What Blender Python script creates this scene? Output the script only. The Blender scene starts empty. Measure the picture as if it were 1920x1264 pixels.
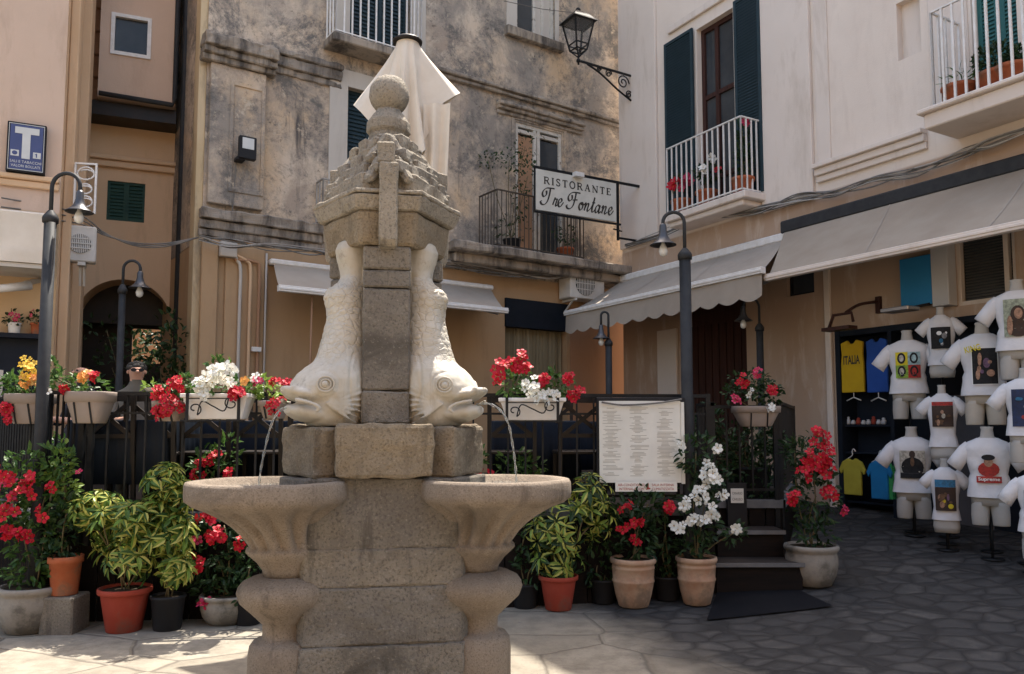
import bpy, bmesh, math, random
from mathutils import Vector, Matrix, noise
PI = math.pi; RAD = math.radians
S = bpy.context.scene; C = S.collection
random.seed(7)
# ---------------------------------------------------------------- camera
FPX = 1500.0; PPY = 682.0; PITCH = math.atan(118 / 1500.0); CAMZ = 1.55
cd = bpy.data.cameras.new('camera'); cam = bpy.data.objects.new('camera', cd); C.objects.link(cam)
cam.location = (0, 0, CAMZ); cam.rotation_euler = (PI / 2 + PITCH, 0, 0)
cd.sensor_width = 36; cd.lens = 36 * FPX / 1920; cd.shift_y = (PPY - 632) / 1920
cd.clip_end = 500; cd.clip_start = 0.05
S.camera = cam
# ---------------------------------------------------------------- light
SUN_EL = RAD(67); SUN_AZ = math.atan2(0.39, 0.92)      # azimuth from +Y towards +X
w = bpy.data.worlds.new('World'); S.world = w; w.use_nodes = True
nt = w.node_tree; bg = nt.nodes['Background']
sky = nt.nodes.new('ShaderNodeTexSky'); sky.sky_type = 'NISHITA'; sky.sun_disc = False
sky.sun_elevation = SUN_EL; sky.sun_rotation = SUN_AZ; sky.air_density = 1.0; sky.dust_density = 2.5; sky.ozone_density = 1.0
wb = nt.nodes.new('ShaderNodeMix'); wb.data_type = 'RGBA'; wb.blend_type = 'MULTIPLY'; wb.inputs[0].default_value = 1.0
wb.inputs[7].default_value = (1.08, 1.0, 0.88, 1)           # the photograph's warm white balance
nt.links.new(sky.outputs[0], wb.inputs[6]); nt.links.new(wb.outputs[2], bg.inputs[0]); bg.inputs[1].default_value = 0.15
ld = bpy.data.lights.new('sun', 'SUN'); sun = bpy.data.objects.new('sun', ld); C.objects.link(sun)
ld.energy = 3.1; ld.angle = RAD(0.5); ld.color = (1.0, 0.93, 0.82)
hs = Vector((math.sin(SUN_AZ) * math.cos(SUN_EL), math.cos(SUN_AZ) * math.cos(SUN_EL), math.sin(SUN_EL)))
sun.rotation_euler = hs.to_track_quat('Z', 'Y').to_euler(); sun.location = (6, 12, 20)
vs = S.view_settings; vs.view_transform = 'Standard'; vs.look = 'None'; vs.gamma = 1; vs.exposure = 1.9; vs.use_curve_mapping = False
S.cycles.max_bounces = 8; S.cycles.diffuse_bounces = 5; S.cycles.use_denoising = True

# ---------------------------------------------------------------- pixel -> world
def ray(px, py):
    dx = (px - 960) / FPX; dy = -(py - PPY) / FPX
    cp, sp = math.cos(PITCH), math.sin(PITCH)
    return Vector((dx, cp - dy * sp, sp + dy * cp))
def P(px, py, Y):
    d = ray(px, py); t = Y / d.y
    return Vector((d.x * t, Y, CAMZ + d.z * t))
def gz(x, y):                                            # the lane climbs to the right and back
    v = -0.832 + 0.0549 * x + 0.1157 * y
    k = 0.06
    return k * math.log(1 + math.exp(min(50, v / k)))
def G(px, py):                                           # pixel -> ground point
    d = ray(px, py); t = 1.0
    for i in range(4000):
        p = Vector((d.x * t, d.y * t, CAMZ + d.z * t))
        if p.z <= gz(p.x, p.y): return p
        t += 0.004
    return p
class Frame:                                             # a facade: x along the wall, y into it, z up
    def __init__(s, o, d):
        s.o = Vector((o[0], o[1], 0)); s.d = Vector((d[0], d[1], 0)).normalized()
        s.i = Vector((-s.d.y, s.d.x, 0))
        s.M = Matrix(((s.d.x, s.i.x, 0, s.o.x), (s.d.y, s.i.y, 0, s.o.y), (0, 0, 1, 0), (0, 0, 0, 1)))
    def hit(s, px, py, w=0.0):                           # -> (u, z) on the plane w metres in front of the wall
        d = ray(px, py); c = Vector((0, 0, CAMZ)); o = s.o - s.i * w
        t = (o - c).dot(s.i) / d.dot(s.i); p = c + d * t
        return ((p - s.o).dot(s.d), p.z)
    def pt(s, u, z, w=0.0):
        return s.M @ Vector((u, -w, z))

# ---------------------------------------------------------------- objects
WM = {}
def tag(o, label=None, cat=None, group=None, kind=None):
    if label: o['label'] = label
    if cat: o['category'] = cat
    if group: o['group'] = group
    if kind: o['kind'] = kind
    return o
def thing(name, label, cat, loc=(0, 0, 0), group=None, rz=0.0):
    o = bpy.data.objects.new(name, None); C.objects.link(o)
    o.location = loc; o.rotation_euler = (0, 0, rz); o.empty_display_size = 0.1
    WM[o.name] = Matrix.Translation(Vector(loc)) @ Matrix.Rotation(rz, 4, 'Z')
    return tag(o, label, cat, group)
def copy_thing(o, loc, rz=0.0, label=None, parent=None):
    c = o.copy(); C.objects.link(c)
    if parent is None:
        c.location = loc; c.rotation_euler = (0, 0, rz)
        if label: c['label'] = label
    else:
        c.parent = parent
    for ch in list(o.children): copy_thing(ch, None, 0, None, c)
    return c
class MB:
    def __init__(s, M=None): s.v = []; s.f = []; s.mi = []; s.sm = []; s.M = M or Matrix.Identity(4); s.m = 0
    def add(s, vs, fs, smooth=False):
        b = len(s.v); M = s.M
        s.v.extend([M @ Vector(p) for p in vs])
        for f in fs: s.f.append([b + i for i in f]); s.mi.append(s.m); s.sm.append(smooth)
        return s
    def box(s, x0, x1, y0, y1, z0, z1):
        return s.add([(x0, y0, z0), (x1, y0, z0), (x1, y1, z0), (x0, y1, z0), (x0, y0, z1), (x1, y0, z1), (x1, y1, z1), (x0, y1, z1)],
                     [(0, 3, 2, 1), (4, 5, 6, 7), (0, 1, 5, 4), (1, 2, 6, 5), (2, 3, 7, 6), (3, 0, 4, 7)])
    def bar(s, a, b, wx, wz, up=(0, 0, 1)):              # a square bar from a to b
        a = Vector(a); b = Vector(b); d = (b - a).normalized(); u = Vector(up)
        if abs(d.dot(u)) > 0.95: u = Vector((0, 1, 0))
        x = d.cross(u).normalized(); z = x.cross(d)
        vs = []
        for p in (a, b):
            for sx, sz in ((-1, -1), (1, -1), (1, 1), (-1, 1)): vs.append(p + x * sx * wx / 2 + z * sz * wz / 2)
        return s.add(vs, [(0, 1, 2, 3), (7, 6, 5, 4), (0, 4, 5, 1), (1, 5, 6, 2), (2, 6, 7, 3), (3, 7, 4, 0)])
    def prism(s, poly, z0, z1, top=None):                # polygon in xy, extruded in z
        n = len(poly); t = top or poly
        vs = [(p[0], p[1], z0) for p in poly] + [(p[0], p[1], z1) for p in t]
        return s.add(vs, [tuple(range(n))[::-1], tuple(range(n, 2 * n))] + [(i, (i + 1) % n, n + (i + 1) % n, n + i) for i in range(n)])
    def plate(s, poly, y0, y1):                          # polygon in xz, extruded in y
        n = len(poly)
        vs = [(p[0], y0, p[1]) for p in poly] + [(p[0], y1, p[1]) for p in poly]
        return s.add(vs, [tuple(range(n)), tuple(range(n, 2 * n))[::-1]] + [(i, n + i, n + (i + 1) % n, (i + 1) % n) for i in range(n)])
    def tube(s, pts, r, seg=6, closed=False, cap=True):
        pts = [Vector(p) for p in pts]; n = len(pts)
        rr = r if isinstance(r, (list, tuple)) else [r] * n
        d = (pts[1] - pts[0]).normalized(); u = d.orthogonal().normalized(); vs = []
        for i in range(n):
            a = pts[i - 1] if (i or closed) else pts[0]; b = pts[(i + 1) % n] if (i < n - 1 or closed) else pts[-1]
            t = (b - a).normalized(); u = (u - t * u.dot(t)).normalized(); x = t.cross(u)
            for k in range(seg):
                an = 2 * PI * k / seg; vs.append(pts[i] + (u * math.cos(an) + x * math.sin(an)) * rr[i])
        fs = []
        for i in range(n if closed else n - 1):
            j = (i + 1) % n
            for k in range(seg):
                l = (k + 1) % seg; fs.append((i * seg + k, i * seg + l, j * seg + l, j * seg + k))
        if cap and not closed: fs += [tuple(range(seg))[::-1], tuple(range((n - 1) * seg, n * seg))]
        return s.add(vs, fs, seg > 4)
    def lathe(s, prof, c=(0, 0, 0), seg=24, sx=1, sy=1, fn=None):
        n = len(prof); vs = []
        for i, (r, z) in enumerate(prof):
            for k in range(seg):
                a = 2 * PI * k / seg; q = r * (fn(i, a) if fn else 1)
                vs.append((c[0] + q * sx * math.cos(a), c[1] + q * sy * math.sin(a), c[2] + z))
        fs = [(i * seg + k, i * seg + (k + 1) % seg, (i + 1) * seg + (k + 1) % seg, (i + 1) * seg + k) for i in range(n - 1) for k in range(seg)]
        fs += [tuple(range(seg))[::-1], tuple(range((n - 1) * seg, n * seg))]
        return s.add(vs, fs, True)
    def loft(s, rings, smooth=True, cap=True):           # rings of equal length
        n = len(rings); m = len(rings[0]); vs = [p for r in rings for p in r]
        fs = [(i * m + k, i * m + (k + 1) % m, (i + 1) * m + (k + 1) % m, (i + 1) * m + k) for i in range(n - 1) for k in range(m)]
        if cap: fs += [tuple(range(m))[::-1], tuple(range((n - 1) * m, n * m))]
        return s.add(vs, fs, smooth)
    def ball(s, c, r, seg=16, rings=10, sz=1.0):
        return s.lathe([(r * math.sin(PI * i / rings) + 1e-4, -r * sz * math.cos(PI * i / rings)) for i in range(rings + 1)], c, seg)
    def build(s, name, mats, parent=None, bevel=0, bseg=1, recalc=True, weld=False):
        if not isinstance(mats, (list, tuple)): mats = [mats]
        V = s.v
        if parent is not None:
            inv = WM[parent.name].inverted(); V = [inv @ v for v in V]; loc = None
        else:
            xs = [v.x for v in V]; ys = [v.y for v in V]; zs = [v.z for v in V]
            loc = Vector(((min(xs) + max(xs)) / 2, (min(ys) + max(ys)) / 2, min(zs))); V = [v - loc for v in V]
        me = bpy.data.meshes.new(name); me.from_pydata([tuple(v) for v in V], [], s.f)
        for m in mats: me.materials.append(m)
        me.polygons.foreach_set('material_index', s.mi); me.polygons.foreach_set('use_smooth', s.sm)
        if recalc or bevel or weld:
            bm = bmesh.new(); bm.from_mesh(me)
            if weld: bmesh.ops.remove_doubles(bm, verts=bm.verts, dist=1e-4)
            if recalc: bmesh.ops.recalc_face_normals(bm, faces=bm.faces)
            if bevel:
                ed = [e for e in bm.edges if len(e.link_faces) == 2 and e.calc_face_angle(0) > 0.5]
                bmesh.ops.bevel(bm, geom=ed, offset=bevel, segments=bseg, affect='EDGES', profile=0.5, clamp_overlap=True)
            bm.to_mesh(me); bm.free()
        me.update()
        o = bpy.data.objects.new(name, me); C.objects.link(o)
        if parent is not None: o.parent = parent; WM[o.name] = WM[parent.name]
        else: o.location = loc; WM[o.name] = Matrix.Translation(loc)
        return o
def remesh(o, voxel, smooth=4, noise_amt=0.0, nsc=6.0):  # fuse the pieces of one carved part
    m = o.modifiers.new('r', 'REMESH'); m.mode = 'VOXEL'; m.voxel_size = voxel; m.use_smooth_shade = True
    k = o.modifiers.new('s', 'SMOOTH'); k.iterations = smooth; k.factor = 0.5
    dg = bpy.context.evaluated_depsgraph_get(); dg.update()
    me = bpy.data.meshes.new_from_object(o.evaluated_get(dg)); o.modifiers.clear()
    old = o.data; me.materials.clear()
    for mm in old.materials: me.materials.append(mm)
    o.data = me
    if noise_amt:
        nn = [v.normal.copy() for v in me.vertices]
        for v, n in zip(me.vertices, nn): v.co += n * noise_amt * noise.fractal(v.co * nsc, 1.0, 2.0, 4)
    for p in me.polygons: p.use_smooth = True
    return o
_tc = {}
def text(mb, s, x, z, h, y, width=None, shear=0.0, bold=0.0, align='C', rot=0.0):
    key = (s, shear, bold)
    if key not in _tc:
        c = bpy.data.curves.new('t', 'FONT'); c.body = s; c.size = 1.0; c.shear = shear; c.offset = bold; c.extrude = 0.0; c.resolution_u = 3
        o = bpy.data.objects.new('t', c); C.objects.link(o)
        dg = bpy.context.evaluated_depsgraph_get(); dg.update()
        me = bpy.data.meshes.new_from_object(o.evaluated_get(dg))
        _tc[key] = ([v.co.copy() for v in me.vertices], [tuple(p.vertices) for p in me.polygons])
        bpy.data.objects.remove(o); bpy.data.meshes.remove(me)
    V, Fs = _tc[key]
    x0 = min(v.x for v in V); x1 = max(v.x for v in V); y0 = min(v.y for v in V); y1 = max(v.y for v in V)
    k = h / (y1 - y0); kx = width / (x1 - x0) if width else k
    cr, sr = math.cos(rot), math.sin(rot); out = []
    for v in V:
        a = (v.x - (x0 + x1) / 2) * kx; b = (v.y - (y0 + y1) / 2) * k
        if align == 'L': a += (x1 - x0) / 2 * kx
        out.append((x + a * cr - b * sr, y, z + a * sr + b * cr))
    mb.add(out, Fs); return mb
def smooth_path(pts, n=5):
    out = []; pts = [Vector(p) for p in pts]
    for i in range(len(pts) - 1):
        a = pts[max(0, i - 1)]; b = pts[i]; c = pts[i + 1]; d = pts[min(len(pts) - 1, i + 2)]
        for k in range(n):
            t = k / n
            out.append(0.5 * ((2 * b) + (c - a) * t + (2 * a - 5 * b + 4 * c - d) * t * t + (3 * b - a - 3 * c + d) * t ** 3))
    out.append(pts[-1]); return out
def stroke(mb, pts, y, w0=0.02, w1=None, ang=0.0):       # a flat pen stroke in xz, broad-nib when w1 is given
    pts = [Vector((p[0], p[1])) for p in pts]; n = len(pts); L = []; R_ = []
    for i in range(n):
        t = (pts[min(n - 1, i + 1)] - pts[max(0, i - 1)])
        if t.length < 1e-9: t = Vector((1, 0))
        t.normalize(); nrm = Vector((-t.y, t.x)); w = w0
        if w1: w = w0 + (w1 - w0) * abs(t.x * math.sin(ang) - t.y * math.cos(ang)) ** 1.5
        L.append(pts[i] + nrm * w / 2); R_.append(pts[i] - nrm * w / 2)
    vs = [(p.x, y, p.y) for p in L] + [(p.x, y, p.y) for p in R_]
    mb.add(vs, [(i, i + 1, n + i + 1, n + i) for i in range(n - 1)]); return mb
def wall(mb, u0, u1, z0, z1, holes=(), depth=0.3, y=0.0):  # a wall face with openings and their reveals
    us = sorted({u0, u1, *[h[0] for h in holes], *[h[1] for h in holes]}); zs = sorted({z0, z1, *[h[2] for h in holes], *[h[3] for h in holes]})
    us = [u for u in us if u0 <= u <= u1]; zs = [z for z in zs if z0 <= z <= z1]
    for i in range(len(us) - 1):
        for j in range(len(zs) - 1):
            a, b, c, d = us[i], us[i + 1], zs[j], zs[j + 1]; cx, cz = (a + b) / 2, (c + d) / 2
            if any(h[0] < cx < h[1] and h[2] < cz < h[3] for h in holes): continue
            mb.add([(a, y, c), (b, y, c), (b, y, d), (a, y, d)], [(0, 1, 2, 3)])
    for a, b, c, d in holes:
        e = y + depth
        mb.add([(a, y, c), (b, y, c), (b, y, d), (a, y, d), (a, e, c), (b, e, c), (b, e, d), (a, e, d)],
               [(0, 4, 5, 1), (1, 5, 6, 2), (2, 6, 7, 3), (3, 7, 4, 0)])
    return mb

# ---------------------------------------------------------------- materials
def new_mat(name):
    m = bpy.data.materials.new(name); m.use_nodes = True; t = m.node_tree; b = t.nodes['Principled BSDF']
    return m, t, b
def nd(t, typ, **kw):
    n = t.nodes.new(typ)
    for k, v in kw.items():
        if k in ('loc',): continue
        if hasattr(n, k): setattr(n, k, v)
        else: n.inputs[k].default_value = v
    return n
def col(c): return (c[0], c[1], c[2], 1)
def coords(t, scale=(1, 1, 1), world=False):
    if world: g = nd(t, 'ShaderNodeNewGeometry'); o = g.outputs['Position']
    else: g = nd(t, 'ShaderNodeTexCoord'); o = g.outputs['Object']
    mp = nd(t, 'ShaderNodeMapping'); mp.inputs['Scale'].default_value = scale
    t.links.new(o, mp.inputs['Vector']); return mp.outputs[0]
def nz(t, vec, sc, det=5, rough=0.6, dist=0.0):
    n = nd(t, 'ShaderNodeTexNoise'); n.inputs['Scale'].default_value = sc; n.inputs['Detail'].default_value = det
    n.inputs['Roughness'].default_value = rough; n.inputs['Distortion'].default_value = dist
    t.links.new(vec, n.inputs['Vector']); return n.outputs['Fac']
def ramp(t, fac, a, b, ca=(0, 0, 0), cb=(1, 1, 1)):
    r = nd(t, 'ShaderNodeValToRGB'); e = r.color_ramp.elements
    e[0].position = a; e[1].position = b; e[0].color = col(ca); e[1].color = col(cb)
    t.links.new(fac, r.inputs[0]); return r.outputs[0]
def mix(t, fac, a, b, mode='MIX'):
    m = nd(t, 'ShaderNodeMix'); m.data_type = 'RGBA'; m.blend_type = mode; i = m.inputs
    if isinstance(fac, float): i[0].default_value = fac
    else: t.links.new(fac, i[0])
    for s_, k in ((a, 6), (b, 7)):
        if isinstance(s_, tuple): i[k].default_value = col(s_)
        else: t.links.new(s_, i[k])
    return m.outputs[2]
def bump(t, b, h, strength=0.3, dist=0.01):
    n = nd(t, 'ShaderNodeBump'); n.inputs['Strength'].default_value = strength; n.inputs['Distance'].default_value = dist
    t.links.new(h, n.inputs['Height']); t.links.new(n.outputs[0], b.inputs['Normal'])
def mat(name, c1, c2=None, sc=4.0, rough=0.6, metal=0.0, bm=0.0, bsc=60.0, c3=None, sc3=1.2, t3=(0.5, 0.7), stretch=(1, 1, 1), world=False, t2=(0.35, 0.65)):
    m, t, b = new_mat(name); b.inputs['Roughness'].default_value = rough; b.inputs['Metallic'].default_value = metal
    if rough >= 0.5: b.inputs['Specular IOR Level'].default_value = 0.12
    elif max(c1) < .06: b.inputs['Specular IOR Level'].default_value = 0.25
    v = coords(t, stretch, world); c = None
    if c2: c = mix(t, ramp(t, nz(t, v, sc), *t2), c1, c2)
    if c3: c = mix(t, ramp(t, nz(t, v, sc3, 8, 0.65), *t3), c if c else c1, c3)
    if c: t.links.new(c, b.inputs['Base Color'])
    else: b.inputs['Base Color'].default_value = col(c1)
    if bm: bump(t, b, nz(t, coords(t, (1, 1, 1), world), bsc, 4), bm)
    return m
M = {}
def leafmat(name, c1, c2, trans=0.35, rough=0.4):
    m, t, b = new_mat(name); g = nd(t, 'ShaderNodeNewGeometry')
    c = mix(t, g.outputs['Random Per Island'], c1, c2)
    t.links.new(c, b.inputs['Base Color']); b.inputs['Roughness'].default_value = rough; b.inputs['Specular IOR Level'].default_value = 0.25
    tr = nd(t, 'ShaderNodeBsdfTranslucent'); t.links.new(c, tr.inputs[0])
    mx = nd(t, 'ShaderNodeMixShader'); mx.inputs[0].default_value = trans
    out = t.nodes['Material Output']
    t.links.new(b.outputs[0], mx.inputs[1]); t.links.new(tr.outputs[0], mx.inputs[2]); t.links.new(mx.outputs[0], out.inputs[0])
    return m
M['leaf'] = leafmat('leaf_green', (0.03, 0.075, 0.018), (0.085, 0.16, 0.035))
M['leafd'] = leafmat('leaf_dark', (0.012, 0.032, 0.012), (0.034, 0.068, 0.022), 0.25)
M['leafl'] = leafmat('leaf_light', (0.14, 0.25, 0.045), (0.25, 0.34, 0.07))
M['leafy'] = leafmat('leaf_yellow', (0.34, 0.36, 0.06), (0.52, 0.48, 0.13))
M['red'] = leafmat('petal_red', (0.36, 0.004, 0.014), (0.52, 0.008, 0.028), 0.15, 0.5)
M['white'] = leafmat('petal_white', (0.72, 0.72, 0.66), (0.84, 0.83, 0.78), 0.3, 0.5)
M['orange'] = leafmat('petal_orange', (0.62, 0.22, 0.06), (0.75, 0.42, 0.12), 0.25, 0.5)
M['yellow'] = leafmat('petal_yellow', (0.7, 0.42, 0.03), (0.8, 0.55, 0.10), 0.25, 0.5)
M['pink'] = leafmat('petal_pink', (0.42, 0.01, 0.05), (0.55, 0.05, 0.13), 0.2, 0.5)
M['flcore'] = mat('flower_core', (0.5, 0.3, 0.05))
M['stem'] = mat('stem', (0.10, 0.09, 0.04), (0.16, 0.12, 0.07), 20)
M['iron'] = mat('dark_iron', (0.010, 0.011, 0.013), (0.017, 0.018, 0.02), 14, 0.45, 0.3, 0.08, 120)
M['rustiron'] = mat('weathered_rusty_iron', (0.10, 0.08, 0.062), (0.06, 0.052, 0.046), 20, 0.8)
M['post'] = mat('grey_iron_post', (0.028, 0.030, 0.034), (0.040, 0.042, 0.045), 9, 0.55, 0.0, 0.06, 90)
M['bell'] = mat('lamp_bell_metal', (0.05, 0.052, 0.06), (0.075, 0.075, 0.08), 9, 0.38, 0.4)
M['whitemetal'] = mat('white_painted_metal', (0.72, 0.71, 0.70), (0.62, 0.60, 0.57), 12, 0.45)
M['steel'] = mat('brushed_steel', (0.45, 0.45, 0.46), None, 4, 0.35, 0.8)
M['terra'] = mat('terracotta_orange', (0.32, 0.085, 0.038), (0.38, 0.125, 0.06), 7, 0.75, 0, 0.15, 50, c3=(0.22, 0.11, 0.07), sc3=6, t3=(0.5, 0.62))
M['plasticred'] = mat('red_plastic', (0.26, 0.042, 0.026), (0.30, 0.055, 0.034), 5, 0.55, 0, 0.08, 30, c3=(0.20, 0.075, 0.055), sc3=5, t3=(0.52, 0.66))
M['clay'] = mat('pale_terracotta', (0.34, 0.19, 0.12), (0.42, 0.29, 0.2), 6, 0.85, 0, 0.2, 40, c3=(0.22, 0.15, 0.105), sc3=4, t3=(0.46, 0.6))
M['greypot'] = mat('grey_stone_pot', (0.22, 0.20, 0.175), (0.29, 0.265, 0.23), 8, 0.85, 0, 0.25, 50, c3=(0.12, 0.11, 0.095), sc3=4, t3=(0.46, 0.6))
M['planter'] = mat('taupe_plastic_planter', (0.26, 0.215, 0.185), (0.29, 0.24, 0.21), 5, 0.6)
M['whitebox'] = mat('cream_plastic_box', (0.66, 0.62, 0.58), (0.72, 0.69, 0.66), 6, 0.5)
M['soil'] = mat('soil', (0.03, 0.022, 0.015), (0.06, 0.045, 0.03), 30, 0.95, 0, 0.5, 60)
M['navy'] = mat('navy_board', (0.009, 0.013, 0.020), (0.013, 0.017, 0.026), 3, 0.5)
M['black'] = mat('black_plastic', (0.02, 0.02, 0.022), None, 4, 0.5)
M['paper'] = mat('menu_paper', (0.70, 0.68, 0.62), (0.64, 0.615, 0.555), 4, 0.8)
M['ink'] = mat('ink', (0.10, 0.095, 0.09), None, 4, 0.8)
M['darkink'] = mat('dark_lettering', (0.035, 0.033, 0.03), (0.06, 0.055, 0.05), 30, 0.7)
M['glass'] = mat('dark_window_glass', (0.035, 0.04, 0.046), (0.06, 0.065, 0.07), 1.5, 0.08)
M['bulb'] = mat('clear_bulb_glass', (0.6, 0.6, 0.58), None, 4, 0.08)
M['shutter'] = mat('blue_green_shutter_paint', (0.022, 0.040, 0.050), (0.028, 0.048, 0.060), 5, 0.5)
M['teal'] = mat('teal_shutter_paint', (0.03, 0.11, 0.11), (0.04, 0.13, 0.13), 5, 0.5)
M['greensh'] = mat('green_shutter_paint', (0.022, 0.055, 0.045), (0.03, 0.07, 0.055), 5, 0.55)
M['redwood'] = mat('dark_red_wood', (0.04, 0.02, 0.017), (0.06, 0.028, 0.023), 3, 0.5, 0, 0.1, 40, stretch=(8, 8, 0.6))
M['oldwhite'] = mat('peeling_white_paint', (0.58, 0.55, 0.5), (0.48, 0.45, 0.4), 8, 0.7, 0, 0.2, 60, c3=(0.2, 0.165, 0.13), sc3=14, t3=(0.58, 0.66))
M['fabric'] = mat('grey_awning_canvas', (0.32, 0.275, 0.23), (0.36, 0.315, 0.265), 2.5, 0.9, 0, 0.1, 200, c3=(0.24, 0.21, 0.18), sc3=1.2, t3=(0.55, 0.8))
M['fabric2'] = mat('taupe_awning_canvas', (0.29, 0.24, 0.19), (0.33, 0.28, 0.225), 2.5, 0.9, 0, 0.1, 200)
M['creamfab'] = mat('cream_parasol_canvas', (0.60, 0.53, 0.44), (0.68, 0.615, 0.53), 3, 0.9, 0, 0.1, 150)
M['acwhite'] = mat('ac_white', (0.58, 0.57, 0.54), (0.5, 0.48, 0.45), 4, 0.5)
M['cable'] = mat('grey_cable', (0.10, 0.095, 0.09), (0.2, 0.19, 0.175), 4, 0.7)
M['cablel'] = mat('pale_cable', (0.30, 0.28, 0.26), (0.4, 0.38, 0.35), 4, 0.7)
M['wood'] = mat('dark_chair_wood', (0.012, 0.010, 0.009), (0.022, 0.016, 0.013), 5, 0.45)
M['tabletop'] = mat('table_top_grey', (0.14, 0.135, 0.13), (0.18, 0.17, 0.16), 4, 0.45)
M['deckwood'] = mat('dark_deck_boards', (0.006, 0.005, 0.005), (0.012, 0.008, 0.007), 3, 0.7, 0, 0.2, 30, stretch=(1, 1, 9))
M['deckfloor'] = mat('deck_floor', (0.028, 0.023, 0.021), (0.042, 0.034, 0.03), 4, 0.7)
M['lip'] = mat('step_nosing', (0.15, 0.15, 0.155), (0.11, 0.11, 0.115), 6, 0.6, 0.0)
M['mat'] = mat('dark_doormat', (0.006, 0.0065, 0.009), (0.009, 0.0095, 0.012), 30, 0.95, 0, 0.5, 200)
M['skin'] = mat('skin', (0.48, 0.27, 0.19), (0.52, 0.30, 0.22), 8, 0.55)
M['hair'] = mat('grey_hair', (0.16, 0.14, 0.12), (0.22, 0.19, 0.17), 20, 0.7)
M['clothd'] = mat('dark_clothes', (0.03, 0.03, 0.035), (0.045, 0.045, 0.05), 8, 0.9)
M['clothg'] = mat('taupe_shirt', (0.16, 0.14, 0.115), (0.12, 0.105, 0.085), 9, 0.9)
M['mann'] = mat('mannequin_white', (0.40, 0.385, 0.36), (0.44, 0.425, 0.40), 5, 0.5)
M['manncream'] = mat('mannequin_cream', (0.46, 0.41, 0.34), (0.5, 0.45, 0.38), 5, 0.5)
M['tee'] = mat('white_cotton', (0.62, 0.62, 0.645), (0.68, 0.68, 0.70), 6, 0.95, 0, 0.9, 9)
M['lightgrey'] = mat('light_grey_panel', (0.50, 0.50, 0.51), None, 4, 0.5)
M['bluepanel'] = mat('blue_panel', (0.03, 0.20, 0.42), (0.035, 0.22, 0.45), 3, 0.5)
def water_mat():
    m, t, b = new_mat('water'); b.inputs['Base Color'].default_value = (0.75, 0.8, 0.8, 1); b.inputs['Roughness'].default_value = 0.05
    b.inputs['Transmission Weight'].default_value = 0.9; b.inputs['IOR'].default_value = 1.33; return m
M['water'] = water_mat()
# carved stone
def stone(name, a, b_, dark, speck=110.0, sb=0.55, sc=3.0, zoff=0.0):
    m, t, b = new_mat(name); b.inputs['Roughness'].default_value = 0.88; b.inputs['Specular IOR Level'].default_value = 0.15
    v = coords(t, (1, 1, 1), True)
    c = mix(t, ramp(t, nz(t, v, sc, 6, 0.65), 0.38, 0.62), a, b_)
    c = mix(t, ramp(t, nz(t, v, 1.7, 8, 0.7, 0.6), 0.53, 0.68), c, dark)
    c = mix(t, ramp(t, nz(t, coords(t, (6, 6, 0.9), True), 1.0, 7, 0.7, 0.3), 0.56, 0.70), c, tuple(x * 0.8 for x in dark))
    c = mix(t, ramp(t, nz(t, v, 5.5, 8, 0.75), 0.60, 0.72), c, tuple(x * 1.25 for x in b_))
    sp = nz(t, v, speck, 3, 0.7)
    c = mix(t, ramp(t, sp, 0.36, 0.47), tuple(x * 0.7 for x in a), c)
    c = mix(t, ramp(t, sp, 0.60, 0.72), c, tuple(min(0.8, x * 1.3) for x in b_))
    isl = nd(t, 'ShaderNodeNewGeometry'); c = mix(t, ramp(t, isl.outputs['Random Per Island'], 0.0, 1.0, (0.80, 0.80, 0.82), (1.18, 1.14, 1.06)), c, c) if False else mix(t, 1.0, c, ramp(t, isl.outputs['Random Per Island'], 0.0, 1.0, (0.82, 0.82, 0.83), (1.0, 0.97, 0.92)), 'MULTIPLY')
    t.links.new(c, b.inputs['Base Color'])
    h = nd(t, 'ShaderNodeMath'); h.operation = 'ADD'; t.links.new(sp, h.inputs[0]); t.links.new(nz(t, v, 26, 6, 0.7), h.inputs[1])
    bump(t, b, h.outputs[0], sb, 0.012); return m
M['granite'] = stone('pitted_granite', (0.168, 0.151, 0.132), (0.233, 0.211, 0.181), (0.097, 0.088, 0.077), 70, 0.9)
M['paleg'] = stone('skylit_granite', (0.259, 0.233, 0.194), (0.335, 0.302, 0.253), (0.162, 0.146, 0.125), 75, 0.9)  # paler copy of the granite, sky light on the upper courses painted in
M['granitew'] = stone('warm_granite', (0.205, 0.169, 0.125), (0.265, 0.221, 0.162), (0.125, 0.103, 0.079), 80, 0.8)
M['pinkstone'] = stone('smooth_worn_stone', (0.205, 0.169, 0.137), (0.259, 0.216, 0.175), (0.119, 0.098, 0.079), 120, 0.5)
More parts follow.
